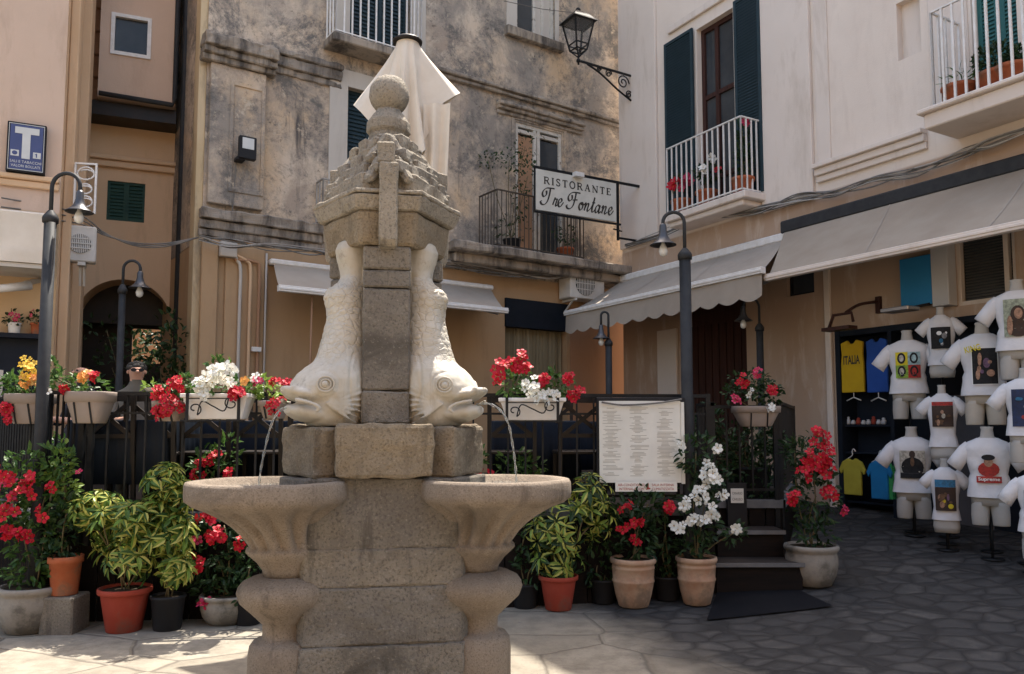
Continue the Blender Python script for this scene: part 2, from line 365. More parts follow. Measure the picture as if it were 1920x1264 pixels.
def marble():
    m, t, b = new_mat('carved_marble'); b.inputs['Roughness'].default_value = 0.55; v = coords(t, (1, 1, 1), True)
    c = mix(t, ramp(t, nz(t, v, 4, 6, 0.65), 0.35, 0.65), (0.387, 0.352, 0.290), (0.475, 0.444, 0.387))
    c = mix(t, ramp(t, nz(t, v, 2.3, 7, 0.7, 0.5), 0.52, 0.75), c, (0.34, 0.27, 0.17))
    vo = nd(t, 'ShaderNodeTexVoronoi'); vo.feature = 'DISTANCE_TO_EDGE'; vo.inputs['Scale'].default_value = 21
    t.links.new(coords(t, (1, 1, 1.25), True), vo.inputs['Vector'])
    sep = nd(t, 'ShaderNodeSeparateXYZ'); g = nd(t, 'ShaderNodeNewGeometry'); t.links.new(g.outputs['Position'], sep.inputs[0])
    mr = nd(t, 'ShaderNodeMapRange'); mr.inputs[1].default_value = 1.86; mr.inputs[2].default_value = 1.98; t.links.new(sep.outputs[2], mr.inputs[0])
    mr2 = nd(t, 'ShaderNodeMapRange'); mr2.inputs[1].default_value = 2.42; mr2.inputs[2].default_value = 2.3; t.links.new(sep.outputs[2], mr2.inputs[0])
    k = nd(t, 'ShaderNodeMath'); k.operation = 'MULTIPLY'; t.links.new(mr.outputs[0], k.inputs[0]); t.links.new(mr2.outputs[0], k.inputs[1])
    r = ramp(t, vo.outputs[0], 0.0, 0.10)
    h = nd(t, 'ShaderNodeMath'); h.operation = 'MULTIPLY'; t.links.new(r, h.inputs[0]); t.links.new(k.outputs[0], h.inputs[1])
    h2 = nd(t, 'ShaderNodeMath'); h2.operation = 'MULTIPLY_ADD'; h2.inputs[1].default_value = 0.5
    t.links.new(nz(t, v, 35, 4), h2.inputs[0]); t.links.new(h.outputs[0], h2.inputs[2])
    c = mix(t, ramp(t, nz(t, coords(t, (5, 5, 0.8), True), 1.3, 7, 0.7), 0.55, 0.72), c, (0.26, 0.225, 0.175))
    c = mix(t, ramp(t, nz(t, v, 7, 9, 0.8), 0.58, 0.68), c, (0.27, 0.24, 0.20))
    t.links.new(c, b.inputs['Base Color']); bump(t, b, h2.outputs[0], 0.45, 0.010); return m
M['marble'] = marble()
# plastered walls
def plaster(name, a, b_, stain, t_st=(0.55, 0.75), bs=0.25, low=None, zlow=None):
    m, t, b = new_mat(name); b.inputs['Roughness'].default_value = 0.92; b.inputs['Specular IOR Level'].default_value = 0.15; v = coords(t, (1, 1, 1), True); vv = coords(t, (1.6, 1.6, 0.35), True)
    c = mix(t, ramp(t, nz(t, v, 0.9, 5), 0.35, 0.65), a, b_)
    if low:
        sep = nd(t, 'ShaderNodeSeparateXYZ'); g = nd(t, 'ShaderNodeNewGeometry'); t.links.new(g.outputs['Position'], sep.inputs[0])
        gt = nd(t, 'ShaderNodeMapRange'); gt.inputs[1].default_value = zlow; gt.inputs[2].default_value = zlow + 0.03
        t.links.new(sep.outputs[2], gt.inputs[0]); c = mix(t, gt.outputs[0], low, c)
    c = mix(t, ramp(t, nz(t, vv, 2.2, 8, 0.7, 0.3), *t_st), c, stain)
    t.links.new(c, b.inputs['Base Color'])
    h = nd(t, 'ShaderNodeMath'); h.operation = 'ADD'; t.links.new(nz(t, v, 9, 5), h.inputs[0]); t.links.new(nz(t, v, 70, 3), h.inputs[1])
    bump(t, b, h.outputs[0], bs, 0.01); return m
M['cream'] = plaster('pale_pink_cream_plaster', (0.67, 0.585, 0.515), (0.72, 0.635, 0.56), (0.60, 0.515, 0.45), (0.52, 0.78), 0.25, (0.42, 0.305, 0.225), 4.55)  # lower band carries the awnings' shade as a duller peach
M['creamtrim'] = plaster('pale_cream_trim', (0.64, 0.565, 0.505), (0.68, 0.605, 0.545), (0.52, 0.445, 0.38), (0.52, 0.76), 0.2)
M['pinkwall'] = plaster('dusty_pink_plaster', (0.53, 0.395, 0.305), (0.58, 0.435, 0.34), (0.45, 0.33, 0.25), (0.54, 0.78), 0.22, (0.50, 0.355, 0.215), 3.9)
M['ochre'] = plaster('ochre_plaster', (0.58, 0.40, 0.25), (0.64, 0.45, 0.29), (0.46, 0.32, 0.21), (0.55, 0.8))
M['peach'] = plaster('peach_plaster', (0.41, 0.275, 0.16), (0.45, 0.305, 0.18), (0.33, 0.215, 0.125), (0.52, 0.8))
M['yellowold'] = plaster('streaked_yellow_plaster', (0.50, 0.39, 0.24), (0.55, 0.44, 0.29), (0.25, 0.20, 0.14), (0.5, 0.68), 0.4)
M['tan'] = plaster('tan_brown_plaster', (0.34, 0.20, 0.12), (0.37, 0.22, 0.14), (0.28, 0.165, 0.10), (0.56, 0.85))
M['paletrim'] = plaster('pale_grey_trim', (0.50, 0.46, 0.41), (0.54, 0.5, 0.45), (0.4, 0.36, 0.31), (0.55, 0.85))
def weathered():
    m, t, b = new_mat('weathered_plaster'); b.inputs['Roughness'].default_value = 0.95; b.inputs['Specular IOR Level'].default_value = 0.15
    v = coords(t, (1, 1, 1), True); vv = coords(t, (1, 1, 0.75), True); vs_ = coords(t, (3.0, 3.0, 0.3), True)
    c = mix(t, ramp(t, nz(t, v, 0.8, 6, 0.6), 0.38, 0.6), (0.58, 0.43, 0.285), (0.62, 0.52, 0.415))
    c = mix(t, ramp(t, nz(t, v, 1.6, 8, 0.7, 0.4), 0.47, 0.62), c, (0.40, 0.325, 0.26))
    c = mix(t, ramp(t, nz(t, vv, 0.55, 12, 0.75, 0.3), 0.44, 0.56), c, (0.30, 0.265, 0.23))
    c = mix(t, ramp(t, nz(t, v, 1.25, 13, 0.85, 0.25), 0.48, 0.585), c, (0.155, 0.145, 0.135))
    c = mix(t, ramp(t, nz(t, vs_, 1.4, 8, 0.7, 0.2), 0.60, 0.72), c, (0.11, 0.10, 0.095))
    c = mix(t, ramp(t, nz(t, v, 5, 8, 0.75), 0.58, 0.66), c, (0.52, 0.44, 0.345))
    c = mix(t, ramp(t, nz(t, v, 11, 8, 0.75), 0.60, 0.70), c, (0.09, 0.08, 0.07))
    t.links.new(c, b.inputs['Base Color'])
    h = nd(t, 'ShaderNodeMath'); h.operation = 'ADD'; t.links.new(nz(t, v, 6, 8, 0.7), h.inputs[0]); t.links.new(nz(t, v, 60, 4), h.inputs[1])
    bump(t, b, h.outputs[0], 0.6, 0.02); return m
M['weather'] = weathered()
M['grime'] = plaster('mouldy_ledge_stone', (0.27, 0.235, 0.20), (0.38, 0.32, 0.255), (0.09, 0.08, 0.072), (0.45, 0.62), 0.7)
def ground_mat():
    m, t, b = new_mat('flagstones'); b.inputs['Roughness'].default_value = 0.72; b.inputs['Specular IOR Level'].default_value = 0.15
    v = coords(t, (1, 1, 1), True); wv = nd(t, 'ShaderNodeTexNoise'); wv.inputs['Scale'].default_value = 2.5; wv.inputs['Detail'].default_value = 3
    t.links.new(v, wv.inputs['Vector'])
    ad = nd(t, 'ShaderNodeMix'); ad.data_type = 'VECTOR'; ad.inputs[0].default_value = 0.10; t.links.new(v, ad.inputs[4]); t.links.new(wv.outputs['Color'], ad.inputs[5])
    wvec = ad.outputs[1]
    def vor(sc, feat):
        n = nd(t, 'ShaderNodeTexVoronoi'); n.feature = feat; n.inputs['Scale'].default_value = sc; n.inputs['Randomness'].default_value = 0.9
        mp = nd(t, 'ShaderNodeMapping'); mp.inputs['Scale'].default_value = (0.85, 1.15, 0.0); t.links.new(wvec, mp.inputs['Vector'])
        t.links.new(mp.outputs[0], n.inputs['Vector']); return n
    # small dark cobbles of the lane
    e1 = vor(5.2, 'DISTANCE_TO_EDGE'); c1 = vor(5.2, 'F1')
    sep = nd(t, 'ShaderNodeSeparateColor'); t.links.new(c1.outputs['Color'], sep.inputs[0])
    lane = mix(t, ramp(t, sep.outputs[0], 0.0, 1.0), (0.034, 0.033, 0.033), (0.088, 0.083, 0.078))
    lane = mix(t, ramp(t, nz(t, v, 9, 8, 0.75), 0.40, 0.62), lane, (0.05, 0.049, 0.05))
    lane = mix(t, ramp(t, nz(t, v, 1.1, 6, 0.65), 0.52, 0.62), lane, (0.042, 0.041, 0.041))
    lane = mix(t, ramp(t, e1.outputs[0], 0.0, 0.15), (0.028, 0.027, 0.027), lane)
    # large pale slabs round the fountain
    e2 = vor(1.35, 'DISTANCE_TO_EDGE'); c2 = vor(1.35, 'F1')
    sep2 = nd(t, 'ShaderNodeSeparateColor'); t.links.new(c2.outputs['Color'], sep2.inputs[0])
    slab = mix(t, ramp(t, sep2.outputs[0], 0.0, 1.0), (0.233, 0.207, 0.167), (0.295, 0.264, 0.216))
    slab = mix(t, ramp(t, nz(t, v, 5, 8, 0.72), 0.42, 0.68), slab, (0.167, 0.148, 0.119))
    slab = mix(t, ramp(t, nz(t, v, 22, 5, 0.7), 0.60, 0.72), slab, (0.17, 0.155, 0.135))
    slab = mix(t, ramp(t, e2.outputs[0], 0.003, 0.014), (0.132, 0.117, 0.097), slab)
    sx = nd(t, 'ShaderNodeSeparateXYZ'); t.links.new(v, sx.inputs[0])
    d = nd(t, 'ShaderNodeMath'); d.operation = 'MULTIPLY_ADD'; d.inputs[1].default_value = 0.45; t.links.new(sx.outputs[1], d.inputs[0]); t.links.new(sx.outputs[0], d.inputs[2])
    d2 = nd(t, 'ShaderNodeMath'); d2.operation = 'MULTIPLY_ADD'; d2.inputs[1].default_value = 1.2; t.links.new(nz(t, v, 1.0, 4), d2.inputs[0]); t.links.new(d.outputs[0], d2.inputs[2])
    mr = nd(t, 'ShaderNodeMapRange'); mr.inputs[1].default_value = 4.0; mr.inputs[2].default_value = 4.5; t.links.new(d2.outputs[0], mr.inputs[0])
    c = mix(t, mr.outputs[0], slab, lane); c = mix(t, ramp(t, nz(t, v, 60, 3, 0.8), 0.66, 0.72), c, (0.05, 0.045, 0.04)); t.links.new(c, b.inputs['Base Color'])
    hl = ramp(t, e1.outputs[0], 0.0, 0.22); hs_ = ramp(t, e2.outputs[0], 0.0, 0.03)
    h = mix(t, mr.outputs[0], hs_, hl)
    h2 = nd(t, 'ShaderNodeMath'); h2.operation = 'MULTIPLY_ADD'; h2.inputs[1].default_value = 0.35; t.links.new(nz(t, v, 14, 7, 0.7), h2.inputs[0])
    rgb = nd(t, 'ShaderNodeRGBToBW'); t.links.new(h, rgb.inputs[0]); t.links.new(rgb.outputs[0], h2.inputs[2])
    bump(t, b, h2.outputs[0], 0.55, 0.025); return m
M['ground'] = ground_mat()
# ================================================================ ground
def build_ground():
    def axis(lo, hi, step, far):
        a = [lo + i * step for i in range(int((hi - lo) / step) + 1)]
        out = []; d = step
        x = lo
        while x > -far: d *= 1.5; x -= d; out.insert(0, x)
        d = step; x = a[-1]; tail = []
        while x < far: d *= 1.5; x += d; tail.append(x)
        return out + a + tail
    xs = axis(-8, 8, 0.2, 120); ys = axis(-2, 16, 0.2, 120)
    mb = MB(); n = len(xs)
    vs = []
    for y in ys:
        for x in xs:
            yy = min(y, 22); xx = max(-9, min(x, 12))
            vs.append((x, y, gz(xx, yy) + 0.006 * noise.noise(Vector((x * 2.3, y * 2.3, 0)))))
    fs = [(j * n + i, j * n + i + 1, (j + 1) * n + i + 1, (j + 1) * n + i) for j in range(len(ys) - 1) for i in range(n - 1)]
    mb.add(vs, fs, True)
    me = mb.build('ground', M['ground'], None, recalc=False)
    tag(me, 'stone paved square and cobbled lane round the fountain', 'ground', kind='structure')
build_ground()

# ================================================================ fountain
AX = P(722, 800, 4.6); FRZ = math.atan2(-AX.x, 4.6)
fountain = thing('stone_fountain', 'tall carved stone fountain with white marble dolphins, shell basins and ball finial', 'fountain', (AX.x, 4.6, 0), rz=FRZ)
FM = WM[fountain.name]
RIBS = [(0, -1), (0.866, 0.5), (-0.866, 0.5)]
ARMS = [(-0.866, -0.5), (0.866, -0.5), (0, 1)]
def arm(d): return FM @ Matrix(((d[0], -d[1], 0, 0), (d[1], d[0], 0, 0), (0, 0, 1, 0), (0, 0, 0, 1)))
def hull(r, wd):
    out = []
    for d in RIBS:
        p = (-d[1], d[0])
        out.append((d[0] * r - p[0] * wd / 2, d[1] * r - p[1] * wd / 2)); out.append((d[0] * r + p[0] * wd / 2, d[1] * r + p[1] * wd / 2))
    return out
def stone_box(mb, x0, x1, y0, y1, z0, z1): return mb.box(x0, x1, y0, y1, z0, z1)
def rough(o, cuts, amt, sc=9):                           # worn, uneven stone faces
    bm = bmesh.new(); bm.from_mesh(o.data)
    bmesh.ops.triangulate(bm, faces=[f for f in bm.faces if len(f.verts) > 4])
    for _ in range(cuts):
        ed = [e for e in bm.edges if e.calc_length() > 0.05]
        if not ed: break
        bmesh.ops.subdivide_edges(bm, edges=ed, cuts=1, use_grid_fill=True)
    bm.normal_update(); off = []
    for v in bm.verts: off.append((v, v.normal.copy()))
    for v, n in off: v.co += n * amt * noise.fractal(v.co * sc, 1.0, 2.0, 3) + Vector((noise.noise(v.co * 5), noise.noise(v.co * 5 + Vector((7, 0, 0))), 0)) * amt * 0.5
    bm.to_mesh(o.data); bm.free(); return o
# pedestal in courses
mb = MB(FM)
for z0, z1, r, wd in ((-0.12, 0.44, 0.45, 0.82), (0.441, 0.73, 0.435, 0.80), (0.731, 0.925, 0.43, 0.80), (0.926, 1.283, 0.425, 0.80)):
    mb.prism(hull(r, wd), z0, z1)
o = mb.build('pedestal', M['granite'], fountain, bevel=0.012, bseg=2); rough(o, 4, 0.012)
mb = MB(FM); mb.prism(hull(.418, .785), -.1, 1.27); mb.build('mortar_core', M['granite'], fountain)
for d in ARMS:
    A = arm(d)
    prof = [(0.175, -0.12), (0.175, 0.38), (0.168, 0.43), (0.15, 0.455), (0.108, 0.465), (0.104, 0.49), (0.106, 0.54), (0.163, 0.598), (0.222, 0.654), (0.238, 0.70), (0.232, 0.725), (0.213, 0.752), (0.165, 0.775), (0.12, 0.782)]
    mb = MB(A); mb.lathe(prof, (0.585, 0, 0), 40, 1, 1)
    o = mb.build('baluster', M['pinkstone'], fountain)
    rg = [(.57, .12, .78), (.57, .125, .808), (.575, .15, .85), (.585, .178, .885), (.59, .192, .905), (.59, .190, .922), (.59, .178, .934), (.61, .20, .99), (.63, .232, 1.04), (.65, .278, 1.088), (.66, .335, 1.125), (.675, .392, 1.155), (.68, .408, 1.175), (.68, .412, 1.20), (.68, .41, 1.255), (.68, .402, 1.27), (.68, .362, 1.272), (.68, .342, 1.26), (.67, .30, 1.20), (.64, .18, 1.15), (.62, .03, 1.14)]
    rings = []
    for i, (c, r, z) in enumerate(rg):
        k = {6: .5, 7: 1.0, 8: 1.2, 9: 1.1, 10: .8, 11: .35}.get(i, 0)
        ring = []
        for j in range(144):
            an = 2 * PI * j / 144
            q = r * (1 - 0.17 * k * (1 - abs(math.cos(an * 7))) ** 0.9) + 0.004 * noise.noise(Vector((an * 3, z * 20, d[0])))
            ring.append((c + q * math.cos(an), q * math.sin(an), z + 0.004 * noise.noise(Vector((math.cos(an) * 2, math.sin(an) * 2, d[1] * 5)))))
        rings.append(ring)
    mb = MB(A); mb.loft(rings); bowl = mb.build('basin', M['pinkstone'], fountain)
    mb = MB(A); mb.lathe([(0.001, 1.232), (0.337, 1.232), (0.337, 1.236), (0.001, 1.2365)], (0.678, 0, 0), 40)
    mb.build('basin_water', M['water'], fountain)
    mb = MB(A); mb.box(0.02, 0.53, -0.20, 0.20, 1.285, 1.548)
    o = mb.build('fish_block', M['granitew'], fountain, bevel=0.018, bseg=2); rough(o, 4, 0.014)
    mb = MB(A); mb.box(0.05, 0.205, -0.165, 0.165, 1.56, 2.56)
    mb.build('backing_slab', M['marble'], fountain, bevel=0.006)
# dolphins
def dolphin(A):
    mb = MB(A)
    def ring(c, ha, hb, z, n=28, e=2.3, tw=0.0):
        out = []
        for k in range(n):
            an = 2 * PI * k / n; ca, sa = math.cos(an), math.sin(an)
            out.append((c + ha * abs(ca) ** (2 / e) * (1 if ca >= 0 else -1), hb * abs(sa) ** (2 / e) * (1 if sa >= 0 else -1), z))
        return out
    body = [(.215, .05, .05, 2.60), (.22, .082, .08, 2.58), (.222, .096, .092, 2.535), (.215, .092, .09, 2.48), (.21, .078, .085, 2.43), (.21, .072, .082, 2.39), (0.2250, 0.0800, 0.092, 2.35), (0.2585, 0.1135, 0.105, 2.3), (0.2635, 0.1185, 0.11, 2.26), (0.2555, 0.1105, 0.108, 2.2), (0.2535, 0.1085, 0.112, 2.14), (0.2645, 0.1195, 0.12, 2.05), (0.2725, 0.1275, 0.126, 1.99), (0.2785, 0.1335, 0.138, 1.94), (0.2850, 0.1400, 0.15, 1.912), (0.2960, 0.1510, 0.162, 1.89), (0.3125, 0.1675, 0.176, 1.865), (0.3275, 0.1825, 0.187, 1.838), (0.3405, 0.1955, 0.196, 1.805), (0.3505, 0.2055, 0.2, 1.77), (0.3555, 0.2105, 0.198, 1.735), (0.3475, 0.2025, 0.19, 1.703), (.30, .19, .17, 1.67)]
    mb.loft([ring(c, ha, hb, z) for c, ha, hb, z in body])
    mb.loft([ring(.32, .19, .185, 1.71), ring(.325, .185, .185, 1.65), ring(.315, .17, .17, 1.59), ring(.30, .15, .15, 1.553)])
    def aring(a, hb, hz, z, n=20):
        return [(a, hb * math.cos(2 * PI * k / n), z + hz * math.sin(2 * PI * k / n)) for k in range(n)]
    mb.loft([aring(.28, .15, .06, 1.613), aring(.40, .15, .056, 1.617), aring(.49, .132, .050, 1.624), aring(.555, .098, .038, 1.634), aring(.595, .045, .02, 1.642)])
    mb.loft([aring(.40, .18, .06, 1.725), aring(.50, .155, .05, 1.722), aring(.56, .12, .036, 1.73), aring(.60, .08, .024, 1.742), aring(.62, .035, .013, 1.752)])
    mb.tube([(.59, .075 * math.cos(t), 1.748 + .008 * math.sin(t * 3)) for t in [PI * k / 8 for k in range(9)]], 0.013, 8)
    for s in (-1, 1):                                    # tail curls, lip corner, brow
        pass
        mb.tube(smooth_path([(.585, s * .085, 1.692), (.545, s * .13, 1.68), (.505, s * .158, 1.664), (.485, s * .165, 1.645), (.50, s * .15, 1.628)]), 0.010, 8)
        for k in range(7):                               # gill fan
            an = RAD(150 + k * 11)
            mb.tube([(.455, s * .166, 1.672), (.455 + .11 * math.cos(an), s * .192, 1.668 + .11 * math.sin(an) * .9), (.455 + .22 * math.cos(an), s * .19, 1.672 + .18 * math.sin(an))], [.004, .007, .005], 6)
    # wavy fin down the outer edge
    mb.loft([[(a - .05, -.014, z), (a + wv - .05, -.006, z), (a + wv - .05, .006, z), (a - .05, .014, z)] for a, wv, z in
             [(.33, .02, 2.36), (.36, .06, 2.31), (.37, .075, 2.26), (.36, .05, 2.21), (.35, .055, 2.12), (.39, .055, 2.02), (.41, .06, 1.93), (.45, .065, 1.88), (.52, .03, 1.82)]])
    o = mb.build('dolphin', M['marble'], fountain, recalc=True); remesh(o, 0.0066, 3, 0.004, 9)
    to_arm = A.inverted() @ WM[fountain.name]; me = o.data; nn = [v.normal.copy() for v in me.vertices]
    for v, n in zip(me.vertices, nn):                    # carved scales, gill lines and brow cuts
        l = to_arm @ v.co; h = 0.0
        f = max(0, min(1, (l.z - 1.95) / .05, (2.40 - l.z) / .06))
        if f > 0:
            an = math.atan2(l.y, l.x - .235); row = l.z / .042; r_ = math.floor(row); w_ = row - r_; u = an * 2.6 + .5 * (r_ % 2); u = u - math.floor(u) - .5
            d = math.sqrt((u * 1.05) ** 2 + ((1 - w_) * .9) ** 2); h -= .0030 * f * math.exp(-((d - .56) / .13) ** 2)
        if l.z < 1.95:
            d = math.hypot(l.x - .462, l.z - 1.772)
            h -= .004 * math.exp(-((d - .072) / .008) ** 2) * (1 if abs(l.y) > .12 else 0)
            if abs(l.y) > .10: h -= .006 * math.exp(-((l.x - .33 + .25 * (l.z - 1.78) ** 2 * 8) / .008) ** 2)
            h += .0035 * noise.noise(l * 22)
        v.co += n * h
    for s in (-1, 1):
        mb = MB(A)
        for r, th in ((.040, .006), (.025, .005)):
            mb.tube([(.462 + r * math.cos(2 * PI * k / 20), s * (.181 - .09 * r * math.cos(2 * PI * k / 20) * 5), 1.772 + r * math.sin(2 * PI * k / 20)) for k in range(20)], th, 6, True)
        mb.ball((.462, s * .172, 1.772), .021, 12, 8)
        mb.build('eye', M['marble'], o)
    return o
for d in ARMS: dolphin(arm(d))
for d in RIBS:
    A = arm(d)
    mb = MB(A)
    for z0, z1, r in ((1.565, 1.74, .315), (1.745, 2.30, .30), (2.305, 2.40, .305), (2.405, 2.53, .31)): mb.box(0.0, r, -.128, .128, z0, z1)
    o = mb.build('pilaster', M['granite'], fountain, bevel=0.010); rough(o, 3, 0.006)
    mb = MB(A); mb.box(0.1, 0.49, -.252, .252, 1.287, 1.563)
    o = mb.build('front_slab', M['granitew'], fountain, bevel=0.02, bseg=2); rough(o, 4, 0.014)
    mb = MB(A)
    mb.plate([(0, 2.515), (.38, 2.515), (.40, 2.55), (.415, 2.97), (0, 2.97)], -.048, .052)
    mb.box(0.0, .385, -.062, .036, 2.972, 3.09)
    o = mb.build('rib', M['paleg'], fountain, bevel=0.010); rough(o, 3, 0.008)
# capital and cornice
mb = MB(FM); mb.prism(hull(.315, .29), 2.535, 2.72, hull(.345, .31)); o = mb.build('capital', M['granitew'], fountain, bevel=0.015); rough(o, 4, 0.012)
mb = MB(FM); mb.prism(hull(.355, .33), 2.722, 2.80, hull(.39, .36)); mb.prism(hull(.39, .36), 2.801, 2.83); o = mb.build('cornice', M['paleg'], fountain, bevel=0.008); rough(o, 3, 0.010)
mb = MB(FM)
rr = random.Random(3)
for r, wd, z0, z1 in ((.31, .29, 2.831, 2.94), (.25, .26, 2.935, 3.03), (.195, .23, 3.025, 3.12), (.14, .20, 3.115, 3.19)): mb.prism(hull(r, wd), z0, z1)
for d in ARMS:                                           # broken, stepped battlements climbing to the middle
    mb.M = arm(d)
    for k in range(-2, 3): mb.box(.15 + rr.uniform(-.02, .03), .248, k * .125 - .055, k * .125 + .05, 2.93, 2.985 + rr.uniform(-.02, .03))
    for k in range(-1, 2): mb.box(.10, .208 + rr.uniform(-.01, .02), k * .15 - .06, k * .15 + .06, 3.02, 3.085 + rr.uniform(-.03, .03))
    for k in (-1, 0, 1): mb.box(.06, .18, k * .115 - .05, k * .115 + .045, 3.11, 3.165 + rr.uniform(-.03, .04))
    for s_ in (-1, 1):
        mb.plate([(.04, 3.20), (.13, 3.19), (.235, 3.03), (.21, 3.00), (.13, 3.08)], s_ * .16 - .04, s_ * .16 + .035)
        mb.plate([(.10, 3.06), (.20, 3.04), (.275, 2.90), (.25, 2.87), (.18, 2.95)], s_ * .23 - .035, s_ * .23 + .04)
mb.M = FM
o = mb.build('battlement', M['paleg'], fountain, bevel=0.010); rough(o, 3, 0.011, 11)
mb = MB(FM); mb.lathe([(.155, 3.18), (.15, 3.20), (.118, 3.21), (.112, 3.255), (.112, 3.262), (.128, 3.272), (.130, 3.325), (.126, 3.335), (.07, 3.405), (.058, 3.43), (.03, 3.44)], (0, 0, 0), 10)
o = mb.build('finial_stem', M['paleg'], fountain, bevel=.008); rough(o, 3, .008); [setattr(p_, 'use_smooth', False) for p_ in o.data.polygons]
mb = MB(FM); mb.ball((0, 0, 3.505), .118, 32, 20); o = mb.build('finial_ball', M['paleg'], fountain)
for v in o.data.vertices: v.co += v.normal * 0.004 * noise.fractal(v.co * 14, 1, 2, 3)
# water jets
for i, d in enumerate(ARMS[:2]):
    A = arm(d)
    if i == 0: pts = [(.57, 0, 1.65), (.63, .0, 1.635), (.675, 0, 1.56), (.705, 0, 1.44), (.725, 0, 1.33), (.735, 0, 1.238)]
    else: pts = [(.57, 0, 1.67), (.64, 0, 1.675), (.71, 0, 1.64), (.76, 0, 1.56), (.785, 0, 1.44), (.80, 0, 1.33), (.805, 0, 1.238)]
    sp = smooth_path(pts, 6)
    mb = MB(A); mb.tube(sp, [0.006 + 0.002 * math.sin(k * 1.7) for k in range(len(sp))], 8)
    o = mb.build('water_jet', M['water'], None)
    tag(o, ('thin water jet dropping from the left dolphin into its basin', 'curved water jet arching from the right dolphin into its basin')[i], 'water jet', 'water jets of the fountain')
# ================================================================ buildings
R_ = Frame((1.93, 13.79), (0.573, -1)); W_ = Frame((-3.98, 10.1), (1.43, 1)); L_ = Frame((-11.96, 5.3), (2, 1))
B_ = Frame((-6.13, 11.08), (2.5, 1)); LR = Frame((-4.96, 8.8), (-1.04, 2.3)); WR = Frame((-4.83, 11.6), (0.85, -1.5))
def U(F, px, py=500, w=0.0): return F.hit(px, py, w)[0]
def Z(F, px, py, w=0.0): return F.hit(px, py, w)[1]
def rect(F, px0, py0, px1, py1, w=0.0):                  # left-top and right-bottom pixels -> u0,u1,z0,z1
    a = F.hit(px0, py0, w); b = F.hit(px1, py1, w); return a[0], b[0], b[1], a[1]
def louvres(mb, u0, u1, z0, z1, y, pitch=0.045, st=0.05):
    mb.box(u0, u0 + st, y, y + .035, z0, z1); mb.box(u1 - st, u1, y, y + .035, z0, z1)
    for z in (z0, z1 - st): mb.box(u0 + st, u1 - st, y, y + .035, z, z + st)
    zz = z0 + st
    while zz < z1 - st - 0.02:
        mb.add([(u0 + st, y + .004, zz), (u1 - st, y + .004, zz), (u1 - st, y + .032, zz + pitch * 1.15), (u0 + st, y + .032, zz + pitch * 1.15)], [(0, 1, 2, 3)])
        mb.add([(u0 + st, y + .004, zz), (u1 - st, y + .004, zz), (u1 - st, y + .004, zz - .008), (u0 + st, y + .004, zz - .008)], [(3, 2, 1, 0)])
        zz += pitch
    mb.add([(u0 + st, y + .034, z0 + st), (u1 - st, y + .034, z0 + st), (u1 - st, y + .034, z1 - st), (u0 + st, y + .034, z1 - st)], [(0, 1, 2, 3)])
def window_frame(mb, u0, u1, z0, z1, y, st=0.05, d=0.06, mull=(), trans=()):
    mb.box(u0, u0 + st, y, y + d, z0, z1); mb.box(u1 - st, u1, y, y + d, z0, z1)
    mb.box(u0 + st, u1 - st, y, y + d, z0, z0 + st); mb.box(u0 + st, u1 - st, y, y + d, z1 - st, z1)
    for m in mull: mb.box(m - st / 2, m + st / 2, y + .003, y + d - .003, z0 + st, z1 - st)
    for t in trans: mb.box(u0 + st, u1 - st, y + .005, y + d - .005, t - st / 2, t + st / 2)
def pane(F, par, u0, u1, z0, z1, y, m='glass', name='pane'):
    mb = MB(F.M); mb.box(u0, u1, y, y + .012, z0, z1); return mb.build(name, M[m], par)
def parts(F, name, m, par, boxes, bevel=0.0):
    for b in boxes:
        mb = MB(F.M); mb.box(*b); mb.build(name, M[m], par, bevel=bevel)
def railing(F, par, u0, u1, z0, z1, w, side0, side1, pitch, m, r=0.009, name='balcony_railing'):
    mb = MB(F.M)
    def run(a, b):
        a = Vector(a); b = Vector(b); n = max(1, round((b - a).length / pitch))
        for k in range(n + 1):
            p = a + (b - a) * k / n; mb.box(p.x - r, p.x + r, p.y - r, p.y + r, z0, z1)
        for z in (z0 + .02, z1): mb.bar((a.x, a.y, z), (b.x, b.y, z), 0.028, 0.018)
    run((u0, -w, 0), (u1, -w, 0))
    if side0: run((u0, -w, 0), (u0, -side0, 0))
    if side1: run((u1, -w, 0), (u1, -side1, 0))
    return mb.build(name, M[m], par)

# ---------------------------------------------------------------- pale building on the right
pink = thing('pale_building', 'pale pink plastered building with white balconies above the T-shirt shop', 'building', R_.pt(3, 0.4))
RT = 15.6
fw = rect(R_, 1305, 40, 1380, 300); fw = (fw[0], fw[1], 4.8, 7.76)
niche = rect(R_, 1680, 8, 1728, 96)
tw = (U(R_, 1822, 60), U(R_, 1908, 60), 4.95, 7.2)
dr = (U(R_, 1277, 650), U(R_, 1400, 650), 0.6, Z(R_, 1340, 540))
sw = rect(R_, 1475, 515, 1527, 548)
shop = (U(R_, 1570, 700), 9.3, 0.25, 2.74)
bw = rect(R_, 1787, 455, 1908, 566); bw = (bw[0], bw[1], 2.86, bw[3] + .1)
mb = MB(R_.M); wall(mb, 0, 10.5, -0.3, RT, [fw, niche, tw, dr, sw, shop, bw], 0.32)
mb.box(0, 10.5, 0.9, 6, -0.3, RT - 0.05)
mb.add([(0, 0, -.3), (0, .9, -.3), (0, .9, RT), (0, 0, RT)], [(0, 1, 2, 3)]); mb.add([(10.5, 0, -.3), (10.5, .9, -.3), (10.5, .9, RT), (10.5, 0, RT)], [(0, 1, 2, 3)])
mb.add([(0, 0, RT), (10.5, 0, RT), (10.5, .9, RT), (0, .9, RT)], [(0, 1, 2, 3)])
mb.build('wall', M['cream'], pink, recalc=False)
mb = MB(R_.M); mb.box(-.1, 10.6, -.35, 6.1, RT + .002, RT + .16); mb.build('roof', M['terra'], pink)
zc = 4.62
